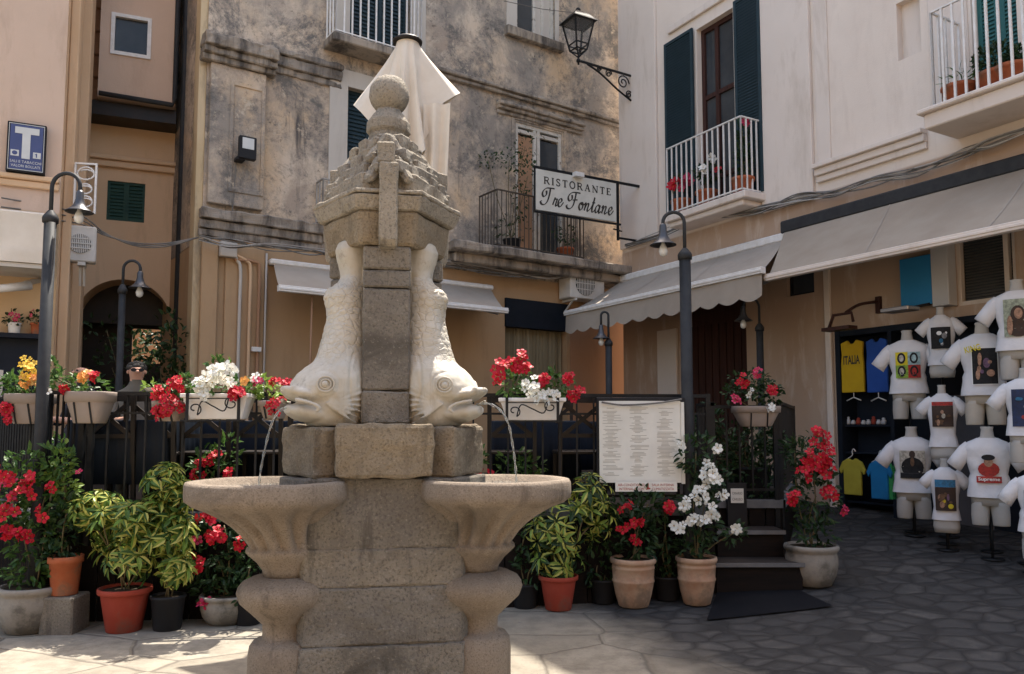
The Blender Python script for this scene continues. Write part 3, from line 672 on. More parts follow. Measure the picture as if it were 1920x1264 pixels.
parts(R_, 'pilaster', 'creamtrim', pink, [
    (.004, U(R_, 1238), -.055, -.002, zc, RT - .01), (U(R_, 1436), U(R_, 1534), -.06, -.002, zc - .1, RT - .01),
    (U(R_, 1540), U(R_, 1566), -.022, -.002, zc + .3, RT - .01), (U(R_, 1547), U(R_, 1566, 760), -.05, -.002, .2, 3.95), (U(R_, 1236, 650), U(R_, 1272, 650), -.05, -.002, .6, 3.1), (U(R_, 1742, 60), U(R_, 1816, 60), -.02, -.002, 4.96, RT - .01)], 0.008)
mb = MB(R_.M)
for z0, z1, ww in ((4.70, 4.78, .05), (4.782, 4.87, .09), (4.872, 4.93, .14)): mb.box(U(R_, 1540), U(R_, 1740, 260), -ww, -.003, z0, z1)
mb.build('cornice', M['creamtrim'], pink, bevel=0.008)
mb = MB(R_.M); wz = 7.95; mb.box(U(R_, 1255, 60), U(R_, 1425, 60), -.05, -.003, wz, wz + .12); mb.build('window_moulding', M['creamtrim'], pink, bevel=.01)
mb = MB(R_.M); mb.box(niche[0], niche[1], .10, .14, niche[2], niche[3]); mb.build('niche_back', M['creamtrim'], pink)
# french window with dark shutters
mb = MB(R_.M); u0, u1, z0, z1 = fw; um = u0 + (u1 - u0) * .42
window_frame(mb, u0, u1, z0, z1, .10, .07, .07, [um], [z0 + 1.85, z0 + 0.55])
wf = mb.build('window', M['redwood'], pink); pane(R_, wf, u0 + .06, u1 - .06, z0 + .06, z1 - .06, .14)
for a, b in ((1251, 1304), (1383, 1432)):
    mb = MB(R_.M); louvres(mb, U(R_, a, 100), U(R_, b, 100), z0 + .02, z1 + .03, -.075); mb.build('shutter', M['shutter'], pink)
mb = MB(R_.M); a0 = U(R_, 1251, 330, .42); a1 = U(R_, 1391, 330, .42)
mb.box(a0 - .05, U(R_, 1440, 340), -.46, -.003, 4.68, 4.78); mb.box(a0, U(R_, 1434, 340) - .03, -.40, -.004, 4.60, 4.678)
mb.build('balcony_slab', M['creamtrim'], pink, bevel=.012)
railing(R_, pink, a0, a1, 4.80, 5.84, .42, 0, .02, .108, 'whitemetal')
# second balcony
b0 = U(R_, 1752, 140, .5)
mb = MB(R_.M); mb.box(U(R_, 1732, 230, .6), 9.5, -.60, -.003, 4.70, 4.86); mb.box(U(R_, 1732, 230, .6) - .05, 9.5, -.66, -.003, 4.862, 4.91)
mb.build('balcony_slab', M['creamtrim'], pink, bevel=.012)
railing(R_, pink, b0, 9.4, 4.93, 5.98, .52, .02, 0, .115, 'whitemetal', .011)
mb = MB(R_.M); u0, u1, z0, z1 = tw; louvres(mb, u0, (u0 + u1) / 2 - .005, z0, z1, .12); louvres(mb, (u0 + u1) / 2 + .005, u1, z0, z1, .12); mb.build('shutter', M['teal'], pink)
# ground floor openings
u0, u1, z0, z1 = dr
mb = MB(R_.M); mb.box(u0, u1, .24, .30, z0, z1); n = 9
for k in range(n): mb.box(u0 + (u1 - u0) * (k + .08) / n, u0 + (u1 - u0) * (k + .92) / n, .215, .239, z0, z1 - .5)
mb.build('door', M['redwood'], pink)
u0, u1, z0, z1 = sw; mb = MB(R_.M); window_frame(mb, u0, u1, z0, z1, .06, .03, .05); wf = mb.build('window', M['black'], pink); pane(R_, wf, u0 + .02, u1 - .02, z0 + .02, z1 - .02, .09)
u0, u1, z0, z1 = bw
mb = MB(R_.M); window_frame(mb, u0, u1, z0, z1, .04, .05, .06, [u0 + (u1 - u0) * .82]); wf = mb.build('window', M['creamtrim'], pink); pane(R_, wf, u0 + .04, u1 - .04, z0 + .04, z1 - .04, .13)
mb = MB(R_.M); zz = z0 + .06
while zz < z1 - .06:
    mb.add([(u0 + .05, .105, zz), (u1 - .05, .105, zz), (u1 - .05, .12, zz + .018), (u0 + .05, .12, zz + .018)], [(0, 1, 2, 3)]); zz += .032
mb.build('blind', mat('dark_blind_slats', (.09, .088, .082), (.12, .116, .108), 5, .6), wf)
# the shop recess
u0, u1, z0, z1 = shop
mb = MB(R_.M); mb.box(u0, u1, .26, .30, z0, z1); mb.box(u0, u0 + .07, -.03, .259, z0, z1); mb.box(u0 + .071, u1, -.02, .258, z1 - .07, z1)
ud = U(R_, 1668, 700); mb.box(ud, ud + .05, -.02, .258, z0, z1 - .071)
mb.build('shop_front', M['navy'], pink)
parts(R_, 'shelf', 'navy', pink, [(u0 + .071, ud - .001, .02, .257, z, z + .025) for z in (1.55, 1.22, .62)])
mb = MB(R_.M); mb.box(U(R_, 1745, 800), U(R_, 1830, 800), .22, .255, .4, 1.9); mb.build('door_panel', mat('slate_panel', (.10, .105, .125), (.12, .125, .145), 3, .6), pink)

# ---------------------------------------------------------------- weathered building at the back
old = thing('weathered_building', 'old weathered building with stained black and ochre plaster behind the restaurant terrace', 'building', W_.pt(3.5, 0.3))
WL = 7.34; WT = 11.8
d1 = (U(W_, 655, 60), U(W_, 770, 60), 7.06, 9.6)
d2 = (U(W_, 650, 250), U(W_, 742, 250), 4.32, Z(W_, 650, 163))
w3 = rect(W_, 967, 228, 1054, 330); w3 = (w3[0], w3[1], 4.36, w3[3])
w4 = (U(W_, 968, 40), U(W_, 1040, 40), Z(W_, 968, 57), 9.8)
gd = (U(W_, 946, 650), U(W_, 1062, 650), 0.5, Z(W_, 946, 560))
mb = MB(W_.M); wall(mb, 0, WL, 3.98, WT, [d1, d2, w3, w4], 0.30)
mb.box(0, WL, .6, 2.2, 3.98, WT - .02); mb.add([(0, 0, WT), (WL, 0, WT), (WL, .6, WT), (0, .6, WT)], [(0, 1, 2, 3)])
mb.add([(WL, 0, 0), (WL, .6, 0), (WL, .6, WT), (WL, 0, WT)], [(0, 1, 2, 3)])
mb.build('wall', M['weather'], old, recalc=False)
mb = MB(W_.M); wall(mb, 0, WL, -.2, 3.979, [gd], .30, -.015); mb.box(0, WL, .6, 2.2, -.2, 3.97); mb.build('lower_wall', M['peach'], old, recalc=False)
mb = MB(WR.M); mb.add([(0, 0, -.2), (1.724, 0, -.2), (1.724, 0, WT), (0, 0, WT)], [(0, 1, 2, 3)])
for a, b, ww in ((.55, .8, .07), (1.0, 1.12, .05), (1.3, 1.7, .09)): mb.box(a, b, -ww, -.002, .2, 11)
mb.build('side_wall', M['yellowold'], old, recalc=False)
# left pilaster, capital, string courses
pa, pb = U(W_, 388, 300), U(W_, 492, 300); zc0, zc1 = 6.28, 6.62
mb = MB(W_.M); mb.box(pa, pb, -.09, -.003, 4.42, zc0); mb.build('pilaster', M['weather'], old, bevel=.01)
mb = MB(W_.M); qa, qb = U(W_, 432, 300), U(W_, 484, 300)
for a, b, c, d in ((qa - .05, qa, 4.6, 6.1), (qb, qb + .05, 4.6, 6.1), (qa, qb, 6.03, 6.1), (qa, qb, 4.6, 4.67)): mb.box(a, b, -.108, -.091, c, d)
mb.build('panel_moulding', M['weather'], old, bevel=.006)
def moulded(F, par, u0, u1, zs, m, name='cornice', bevel=.012):
    mb = MB(F.M)
    for a, b, ww in zs: mb.box(u0, u1, -ww, -.004, a, b)
    o = mb.build(name, M[m], par, bevel=bevel)
    if m == 'grime': rough(o, 4, .022, 7)
    return o
moulded(W_, old, pa - .12, pb + .12, ((zc0, zc0 + .08, .14), (zc0 + .082, zc0 + .17, .19), (zc0 + .172, zc1, .25)), 'grime', 'capital')
moulded(W_, old, pb + .125, U(W_, 640, 120), ((6.38, 6.47, .04), (6.472, 6.62, .08), (6.622, 6.70, .12)), 'grime', 'string_course')
moulded(W_, old, U(W_, 790, 110), WL, ((6.98, 7.04, .07), (7.042, 7.10, .12)), 'grime', 'string_course')
moulded(W_, old, U(W_, 930, 184), U(W_, 1090, 210), ((6.66, 6.72, .05), (6.722, 6.78, .10), (6.782, 6.84, .15)), 'grime', 'window_hood')
moulded(W_, old, -.05, U(W_, 600, 440), ((3.98, 4.08, .06), (4.082, 4.2, .10), (4.202, 4.34, .15)), 'grime', 'ledge')
moulded(W_, old, U(W_, 600, 440) + .002, U(W_, 838, 470), ((3.98, 4.1, .08), (4.102, 4.26, .14)), 'grime', 'ledge')
# balconies and windows
u0, u1, z0, z1 = d1
mb = MB(W_.M); um = (u0 + u1) / 2; louvres(mb, u0 + .02, um - .004, z0, z1, .10, .06); louvres(mb, um + .004, u1 - .02, z0, z1, .10, .06); mb.build('shutter', M['shutter'], old)
mb = MB(W_.M); mb.box(u0 - .22, u0, -.02, .30, z0, z1); mb.box(u1, u1 + .25, -.02, .30, z0, z1); mb.build('window_surround', M['paletrim'], old)
a0, a1 = U(W_, 630, 40, .35), U(W_, 790, 40, .35)
mb = MB(W_.M); mb.box(a0 - .05, a1 + .06, -.40, -.003, 6.90, 7.02); mb.build('balcony_slab', M['grime'], old, bevel=.015)
railing(W_, old, a0, a1, 7.04, 8.1, .35, .02, .02, .125, 'whitemetal', .010)
u0, u1, z0, z1 = d2
mb = MB(W_.M); um = (u0 + u1) / 2; louvres(mb, u0 + .01, um, z0, z1, .09, .06); louvres(mb, um + .005, u1 - .01, z0, z1, .09, .06); mb.build('shutter', M['shutter'], old)
mb = MB(W_.M); s0 = U(W_, 616, 250); mb.box(s0, u0, -.03, -.002, 4.36, z1 + .24); mb.box(u1, u1 + (u0 - s0), -.03, -.002, 4.36, z1 + .24); mb.box(u0 + .001, u1 - .001, -.03, -.002, z1, z1 + .24)
mb.build('window_surround', M['paletrim'], old)
railing(W_, old, U(W_, 606, 330, .25), U(W_, 760, 330, .25), 4.36, 4.95, .25, .02, .02, .10, 'cablel', .008)
u0, u1, z0, z1 = w3
mb = MB(W_.M); window_frame(mb, u0, u1, z0, z1, .02, .06, .06, [u0 + (u1 - u0) * .42, u0 + (u1 - u0) * .5], [z1 - .13])
wf = mb.build('window', M['oldwhite'], old)
pane(W_, wf, u0 + (u1 - u0) * .53, u1 - .05, z0 + .06, z1 - .2, .05); pane(W_, wf, u0 + .05, u0 + (u1 - u0) * .38, z0 + .06, z1 - .2, .05, 'tan')
mb = MB(W_.M); window_frame(mb, u0 - .09, u1 + .09, z0, z1 + .09, -.02, .055, .10); mb.build('window_surround', M['weather'], old)
mb = MB(W_.M); b0, b1 = U(W_, 845, 490, .5), WL - .25
mb.box(b0, b1 + .2, -.62, -.003, 4.16, 4.30); mb.box(b0 + .1, b1 + .2, -.45, -.004, 4.02, 4.158); rough(mb.build('balcony_slab', M['grime'], old, bevel=.02), 4, .02, 7)
railing(W_, old, U(W_, 932, 420, .52), U(W_, 1094, 420, .52), 4.32, 5.2, .52, .02, .02, .085, 'rustiron', .0055)
u0, u1, z0, z1 = w4
mb = MB(W_.M); window_frame(mb, u0, u1, z0, z1, .04, .05, .06, [(u0 + u1) / 2, u0 + (u1 - u0) * .72]); wf = mb.build('window', M['oldwhite'], old); pane(W_, wf, u0 + .04, u0 + (u1 - u0) * .5, z0 + .04, z1 - .04, .08); pane(W_, wf, u0 + (u1 - u0) * .52, u1 - .04, z0 + .04, z1 - .04, .08, 'paletrim')
mb = MB(W_.M); mb.box(u0 - .25, u1 + .12, -.12, -.003, z0 - .16, z0 - .003); mb.build('window_sill', M['grime'], old, bevel=.012)
mb = MB(W_.M); mb.box(u0 - .2, u0, -.02, .28, z0, z1); mb.box(u1, u1 + .08, -.02, .28, z0, z1); mb.build('window_surround', M['paletrim'], old)
# ground floor of the old building
parts(W_, 'pilaster', 'peach', old, [(U(W_, 372, 600), U(W_, 403, 600), -.09, -.016, .2, 3.96), (U(W_, 418, 600), U(W_, 492, 600), -.06, -.016, .2, 3.9)], .01)
u0, u1, z0, z1 = gd
zs = Z(W_, 946, 612)
mb = MB(W_.M); mb.box(u0 - .01, u1 + .01, -.05, .1, zs, z1 + .01)
o = mb.build('shop_fascia', M['navy'], old)
mb = MB(W_.M); nseg = 60; pts = []
for k in range(nseg + 1):
    f = k / nseg; pts.append((u0 + .02 + (u1 - u0 - .04) * f, .12 + .03 * math.sin(k * 1.9) + .012 * math.sin(k * .7)))
for k in range(nseg):
    a, b = pts[k], pts[k + 1]; mb.add([(a[0], a[1], z0), (b[0], b[1], z0), (b[0], b[1], zs - .002), (a[0], a[1], zs - .002)], [(0, 1, 2, 3)], True)
mb.build('door_curtain', mat('olive_curtain', (.22, .185, .115), (.27, .23, .15), 3, .9, stretch=(5, 5, .3)), old, recalc=False)
mb = MB(W_.M); mb.box(u1 + .06, WL, -.03, -.016, .2, Z(W_, 1062, 575)); mb.build('brown_panel', M['tan'], old)

# ---------------------------------------------------------------- ochre passage building with the arch
pas = thing('passage_building', 'ochre building in the recess with a dark arched passage and a green shuttered window', 'building', B_.pt(.6, 0.3))
ua, ub, zt = U(B_, 140, 640), U(B_, 318, 640), Z(B_, 230, 521); zsg = Z(B_, 230, 600)
mb = MB(B_.M); gwin = rect(B_, 202, 338, 270, 418); e0, e1 = -1.2, 1.75
wall(mb, e0, e1, zt, 12, [gwin], .15)
for a, b in ((e0, ua), (ub, e1)): mb.add([(a, 0, -.2), (b, 0, -.2), (b, 0, zt), (a, 0, zt)], [(0, 1, 2, 3)])
N = 20; arc = []
for k in range(N + 1):
    t = PI * (1 - k / N); arc.append(((ua + ub) / 2 + (ub - ua) / 2 * math.cos(t), zsg + (zt - .02 - zsg) * math.sin(t)))
for k in range(N):
    a, b = arc[k], arc[k + 1]; mb.add([(a[0], 0, a[1]), (b[0], 0, b[1]), (b[0], 0, zt), (a[0], 0, zt)], [(0, 1, 2, 3)])
    mb.add([(a[0], 0, a[1]), (b[0], 0, b[1]), (b[0], .9, b[1]), (a[0], .9, a[1])], [(0, 3, 2, 1)], True)
for u in (ua, ub): mb.add([(u, 0, -.2), (u, .9, -.2), (u, .9, zsg), (u, 0, zsg)], [(0, 1, 2, 3)])
mb.box(e0, e1, .6, 1.0, zt + .01, 12); mb.build('wall', M['ochre'], pas, recalc=False)
mb = MB(B_.M)
mb.plate([(a, z) for a, z in arc] + [(ub, zsg + .02), (ua, zsg + .02)][:0], .5, .52)
mb.build('arch_shade_plate', M['wood'], pas)  # solid dark plate filling the arch head, added to darken the passage
mb = MB(B_.M)
for a, b, c, d in ((ua, ub, -.2, zsg - .55), (ua, ua + (ub - ua) * .55, zsg - .55, zsg - .02), (ub - (ub - ua) * .12, ub, zsg - .55, zsg - .02), (ua, ub, zsg - .02, zt)): mb.box(a, b, .86, .9, c, d)
mb.build('passage_shade_boards', M['wood'], pas)  # dark boards standing in for the passage's deep shade, one gap left open
u0, u1, z0, z1 = gwin
mb = MB(B_.M); um = (u0 + u1) / 2; louvres(mb, u0, um, z0, z1, .02, .05, .035); louvres(mb, um, u1, z0, z1, .02, .05, .035); mb.build('shutter', M['greensh'], pas)
moulded(B_, pas, e0, e1, ((Z(B_, 240, 318), Z(B_, 240, 306), .06), (Z(B_, 240, 306) + .002, Z(B_, 240, 298), .10)), 'ochre', 'ledge')
zb = Z(B_, 240, 188, .5)
mb = MB(B_.M); x0, x1 = U(B_, 186, 100, .5), U(B_, 331, 100, .5); hw = rect(B_, 214, 28, 278, 108, .5)
wall(mb, x0, x1, zb, 12, [hw], .1, -.5); mb.add([(x0, -.5, zb), (x1, -.5, zb), (x1, 0, zb), (x0, 0, zb)], [(0, 1, 2, 3)])
mb.add([(x0, -.5, zb), (x0, 0, zb), (x0, 0, 12), (x0, -.5, 12)], [(0, 1, 2, 3)]); mb.add([(x1, -.5, zb), (x1, 0, zb), (x1, 0, 12), (x1, -.5, 12)], [(0, 1, 2, 3)])
mb.build('oriel', M['pinkwall'], pas, recalc=False)
u0, u1, z0, z1 = hw
mb = MB(B_.M); window_frame(mb, u0 - .03, u1 + .03, z0 - .03, z1 + .03, -.525, .05, .08); wf = mb.build('window', M['whitemetal'], pas); pane(B_, wf, u0, u1, z0, z1, -.47)
mb = MB(B_.M); mb.box(e0, x1 + .02, -.42, -.003, Z(B_, 240, 222, .4), zb - .03); mb.build('eave', M['wood'], pas)
mb = MB(B_.M)
for k in range(34):
    z = zb - .1 + k * .17; xx = e0 + .2; mb.box(xx, x0 - .02, -.10 - .05 * (k % 2), -.003, z, z + .168)
mb.build('brick_quoin', M['tan'], pas, bevel=.01)
mb = MB(B_.M); mb.tube([(x0 + .02, -.55, zb + .03), (x1 - .03, -.55, zb + .0), (x1 + .0, -.55, zb + .1), (x1, -.55, 12)], .035, 8); mb.build('drainpipe', M['post'], pas)

# ---------------------------------------------------------------- dusty pink building at the left
left = thing('tobacco_shop_building', 'dusty pink building at the left edge with a tobacco shop sign', 'building', L_.pt(6.5, 0.3))
LL = U(L_, 116, 300)
mb = MB(L_.M); mb.add([(0, 0, -.2), (LL, 0, -.2), (LL, 0, 12), (0, 0, 12)], [(0, 1, 2, 3)]); mb.box(0, LL - .4, .1, 2.5, -.2, 11.9)
mb.build('wall', M['pinkwall'], left, recalc=False)
q = L_.pt(LL, 0); LR = Frame((q.x, q.y), (-1.04, 2.3))
mb = MB(LR.M); mb.add([(0, 0, -.2), (2.9, 0, -.2), (2.9, 0, 12), (0, 0, 12)], [(0, 1, 2, 3)]); mb.build('side_wall', M['ochre'], left, recalc=False)
parts(LR, 'pilaster', 'ochre', left, [(.25, .7, -.10, -.002, .1, 11.5), (1.1, 1.6, -.16, -.002, .1, 11.5)], .012)
moulded(L_, left, 0, LL - .01, ((4.16, 4.24, .04), (4.242, 4.30, .07)), 'ochre', 'string_course')
zs = Z(L_, 50, 628)
mb = MB(L_.M); mb.box(4.5, LL - .05, -.16, -.003, zs - .05, zs); mb.build('shelf', M['navy'], left)
mb = MB(L_.M); mb.box(4.5, LL - .05, -.05, -.004, .2, zs - .051)
for k in range(4): mb.box(LL - .1 - k * .55 - .5, LL - .14 - k * .55, -.08, -.051, .9, zs - .3)
mb.build('shop_front', M['navy'], left)
mb = MB(L_.M); mb.box(U(L_, -60, 700), U(L_, 8, 700), -.09, -.081, 1.6, 2.15); mb.build('window_poster', M['paletrim'], left)

# ---------------------------------------------------------------- unseen building, added behind the camera to cut sky light and bounce sun
opp = thing('bounce_building', 'unseen ochre building added behind the viewer to shape the light', 'building', (0, -9, 0))
OF = Frame((14, -8), (-1, 0)); hl = [(2 + 4.2 * k, 3.2 + 4.2 * k, z, z + 1.9) for k in range(6) for z in (1.0, 4.4, 7.4)]
mb = MB(OF.M); wall(mb, 0, 26, -.3, 10.5, hl, .25); mb.box(0, 26, .5, 5, -.3, 10.5); mb.build('wall', M['peach'], opp, recalc=False)
for h in hl: pane(OF, opp, h[0], h[1], h[2], h[3], .2, 'greensh', 'shutter')
# ================================================================ awnings, signs, lamps, wires
def awning(F, label, ub0, ub1, wb, zb, uf0, uf1, wf, zf, fabric, val=0.0, scallops=0, group=None, bar='whitemetal', cassette=None, arms=True):
    t = thing('awning', label, 'awning', F.pt((uf0 + uf1) / 2, zf, wf), group)
    mb = MB(F.M); n = 24; m = 6; vs = []
    for j in range(m + 1):
        f = j / m
        for i in range(n + 1):
            g = i / n; ua = ub0 + (ub1 - ub0) * g; uc = uf0 + (uf1 - uf0) * g
            vs.append((ua + (uc - ua) * f, -(wb + (wf - wb) * f), zb + (zf - zb) * f - 0.03 * math.sin(PI * f) * (1 + .25 * math.sin(i * 1.3))))
    mb.add(vs, [(j * (n + 1) + i, j * (n + 1) + i + 1, (j + 1) * (n + 1) + i + 1, (j + 1) * (n + 1) + i) for j in range(m) for i in range(n)], True)
    mb.build('canopy', fabric, t, recalc=False)
    ns = max(2, int(abs(uf1 - uf0) / 1.15))
    for q in range(1, ns):
        g = q / ns; mb = MB(F.M); vs = []
        for j in range(m + 1):
            f = j / m; ua = ub0 + (ub1 - ub0) * g; uc = uf0 + (uf1 - uf0) * g; u_ = ua + (uc - ua) * f; i_ = g * n
            z_ = zb + (zf - zb) * f - 0.03 * math.sin(PI * f) * (1 + .25 * math.sin(round(i_) * 1.3)) + .006; y_ = -(wb + (wf - wb) * f)
            vs += [(u_ - .009, y_, z_), (u_ + .009, y_, z_)]
        mb.add(vs, [(2 * j, 2 * j + 1, 2 * j + 3, 2 * j + 2) for j in range(m)]); mb.build('seam', M['paletrim' if False else 'fabric'], t, recalc=False)
    mb = MB(F.M); mb.box(uf0 - .02, uf1 + .02, -wf - .05, -wf + .03, zf - .045, zf + .035); mb.box(uf0 - .02, uf1 + .02, -wf - .06, -wf - .051, zf - .02, zf + .01)
    mb.build('front_bar', M[bar], t, bevel=.008)
    if val:
        mb = MB(F.M); N = max(scallops, 1) * 8; vs = []
        for i in range(N + 1):
            g = i / N; u = uf0 + (uf1 - uf0) * g; dz = val - (0.055 * (1 - abs(math.sin(PI * g * scallops))) if scallops else 0)
            yy = -wf - .02 - .008 * math.sin(g * 23)
            vs += [(u, yy, zf - .046), (u, yy - .012, zf - dz)]
        mb.add(vs, [(2 * i, 2 * i + 2, 2 * i + 3, 2 * i + 1) for i in range(N)], True); mb.build('valance', fabric, t, recalc=False)
    if cassette:
        mb = MB(F.M); mb.box(ub0 - .05, ub1 + .05, -wb - .03, -.01, zb - .02, zb + cassette); mb.build('cassette', M['post' if bar != 'whitemetal' else 'whitemetal'], t, bevel=.02)
    if arms:
        for g in (.12, .88):
            u = ub0 + (ub1 - ub0) * g; s = 1 if g < .5 else -1
            mb = MB(F.M); mb.tube([(u, -wb, zb - .12), (u + s * .5, -(wb + wf) / 2, (zb + zf) / 2 - .12), (u, -wf + .04, zf - .05)], .022, 6); mb.build('arm', M['steel'], t)
    return t
u0 = U(R_, 1063, 592, 1.3); u1 = U(R_, 1430, 498, 1.3)
awning(R_, 'grey awning with scalloped valance over the dark red restaurant door', U(R_, 1172, 520), U(R_, 1485, 455) - .05, .10, 4.05, u0, u1, 1.3, 3.40, M['fabric'], .36, 12, bar='whitemetal', cassette=.10)
f0 = U(R_, 1440, 523, 1.2); f1 = U(R_, 1925, 398, 1.2) + .9
awning(R_, 'long taupe awning with dark cassette over the T-shirt shop', U(R_, 1472, 432, .1), f1 + .2, .12, 4.15, f0, f1, 1.2, 3.32, M['fabric2'], 0, 0, bar='creamtrim', cassette=.15)
u0 = U(W_, 524, 545, 1.0); u1 = U(W_, 948, 572, 1.0)
awning(W_, 'grey awning on the weathered building half hidden behind the fountain', U(W_, 505, 484) + .02, U(W_, 912, 513), .12, 3.72, u0, u1, 1.0, 3.24, M['fabric'], 0, 0, cassette=.06)
# crank rod of that awning
mb = MB(W_.M); uu = U(W_, 584, 560, .9); mb.tube([(uu, -.92, 3.2), (uu, -.9, 2.2), (uu - .12, -.9, 2.18)], .012, 6)
tag(mb.build('awning_crank', M['tan'], None), 'thin crank rod hanging under the grey awning left of the fountain', 'crank rod')
# boxed awning on the left shop
t = thing('awning', 'cream boxed awning over the tobacco shop front at the left edge', 'awning', L_.pt(LL - 1, 3.2, .5))
za, zb_, zc_ = Z(L_, 50, 400, .6), Z(L_, 50, 470, .6), Z(L_, 50, 505, .6)
mb = MB(L_.M); mb.plate([(4.3, zb_), (LL - .02, zb_), (LL - .02, za + .0), (4.3, za + .0)], -.62, -.58)
mb.add([(4.3, -.62, za), (LL - .02, -.62, za), (LL - .02, -.004, za + .16), (4.3, -.004, za + .16)], [(0, 1, 2, 3)])
mb.build('canopy', M['creamfab'], t)
mb = MB(L_.M); mb.box(4.3, LL - .03, -.66, -.60, zc_ + .06, zb_ - .002); mb.build('valance', M['creamfab'], t)
mb = MB(L_.M); mb.box(4.3, LL - .02, -.64, -.01, zc_ + .01, zc_ + .055); mb.build('front_bar', M['paletrim'], t)

# restaurant sign, hung out from the pale building
p0 = R_.pt(U(R_, 1203, 340), 0); SF = Frame((p0.x - .868 * 2.08, p0.y - .497 * 2.08), (.868, .497))
s0, s1 = U(SF, 1004, 365), U(SF, 1154, 365); z0, z1 = Z(SF, 1080, 405), Z(SF, 1080, 331)
sign = thing('restaurant_sign', 'white hanging board reading RISTORANTE Tre Fontane on iron rods', 'sign', SF.pt((s0 + s1) / 2, z0))
mb = MB(SF.M); mb.box(s0, s1, -.02, .02, z0, z1); mb.build('board', mat('sign_white', (.60, .59, .54), (.52, .51, .46), 4, .6), sign)
mb = MB(SF.M); mb.bar((s0 - .02, 0, z1 + .03), (2.06, 0, z1 + .03), .03, .04); mb.bar((s0 - .02, 0, z0 - .03), (s1 + .1, 0, z0 - .03), .03, .03)
mb.bar((s1 + .045, 0, z0 - .3), (s1 + .045, 0, z1 + .05), .035, .035); mb.bar((s1 - .05, -.002, z0 - .12), (s1 + .12, -.002, z0 - .14), .02, .02); mb.bar((s1 + .045, 0, z0 - .26), (2.06, 0, z0 - .26), .03, .03)
mb.bar((s0 - .015, 0, z0 - .03), (s0 - .015, 0, z1 + .03), .02, .02)
mb.build('bracket', M['iron'], sign)
mb = MB(SF.M); um = s0 + (s1 - s0) * .5; mb.box(um - .1, um + .07, -.12, -.03, z1 - .03, z1 + .04); mb.build('sign_light', M['whitemetal'], sign)
# serif capitals, drawn as strokes (unit height)
SER = {
 'R': (.78, [([(.14, 0), (.14, 1)], .15), ([(.14, .95), (.42, .95), (.6, .87), (.62, .73), (.56, .58), (.4, .5), (.14, .5)], .10), ([(.38, .5), (.7, .03)], .14), ([(.0, .03), (.28, .03)], .06), ([(.0, .97), (.2, .97)], .06), ([(.58, .03), (.82, .03)], .06)]),
 'I': (.36, [([(.18, 0), (.18, 1)], .15), ([(.02, .03), (.34, .03)], .06), ([(.02, .97), (.34, .97)], .06)]),
 'S': (.62, [([(.54, .76), (.48, .92), (.3, .97), (.13, .9), (.09, .74), (.2, .58), (.4, .46), (.53, .3), (.48, .1), (.3, .03), (.13, .07), (.07, .25)], .12)]),
 'T': (.72, [([(.36, 0), (.36, .95)], .15), ([(.03, .95), (.69, .95)], .09), ([(.05, .98), (.05, .74)], .05), ([(.67, .98), (.67, .74)], .05), ([(.2, .03), (.52, .03)], .06)]),
 'O': (.82, [([(.41 + .34 * math.cos(a), .5 + .47 * math.sin(a)) for a in [PI * k / 10 for k in range(21)]], .12)]),
 'A': (.84, [([(.14, .02), (.42, 1)], .08), ([(.42, 1), (.7, .02)], .15), ([(.24, .35), (.6, .35)], .07), ([(.02, .03), (.28, .03)], .06), ([(.54, .03), (.84, .03)], .06)]),
 'N': (.86, [([(.14, .02), (.14, 1)], .08), ([(.1, .98), (.72, .02)], .15), ([(.72, 1), (.72, .02)], .08), ([(.02, .03), (.28, .03)], .06), ([(.0, .97), (.16, .97)], .06), ([(.58, .97), (.86, .97)], .06)]),
 'E': (.66, [([(.14, 0), (.14, 1)], .15), ([(.14, .95), (.58, .95)], .08), ([(.14, .5), (.46, .5)], .07), ([(.14, .05), (.6, .05)], .08), ([(.58, .98), (.58, .76)], .05), ([(.6, .02), (.6, .26)], .05), ([(.46, .6), (.46, .4)], .04), ([(.0, .03), (.2, .03)], .06), ([(.0, .97), (.2, .97)], .06)])}
def serif(mb, s, x0, x1, z, h, y):
    gap = .24; tot = sum(SER[c][0] for c in s) + gap * (len(s) - 1); k = (x1 - x0) / tot; x = x0; n = 0
    for c in s:
        wd, st = SER[c]
        for pts, w0 in st:
            n += 1; stroke(mb, [(x + a * k, z + b * h) for a, b in pts], y - .00012 * (n % 9), w0 * 1.35 * (k + h) / 2)
        x += (wd + gap) * k
mb = MB(SF.M); sw_ = s1 - s0; sh = z1 - z0
serif(mb, 'RISTORANTE', s0 + sw_ * .09, s0 + sw_ * .93, z0 + sh * .66, sh * .18, -.022)
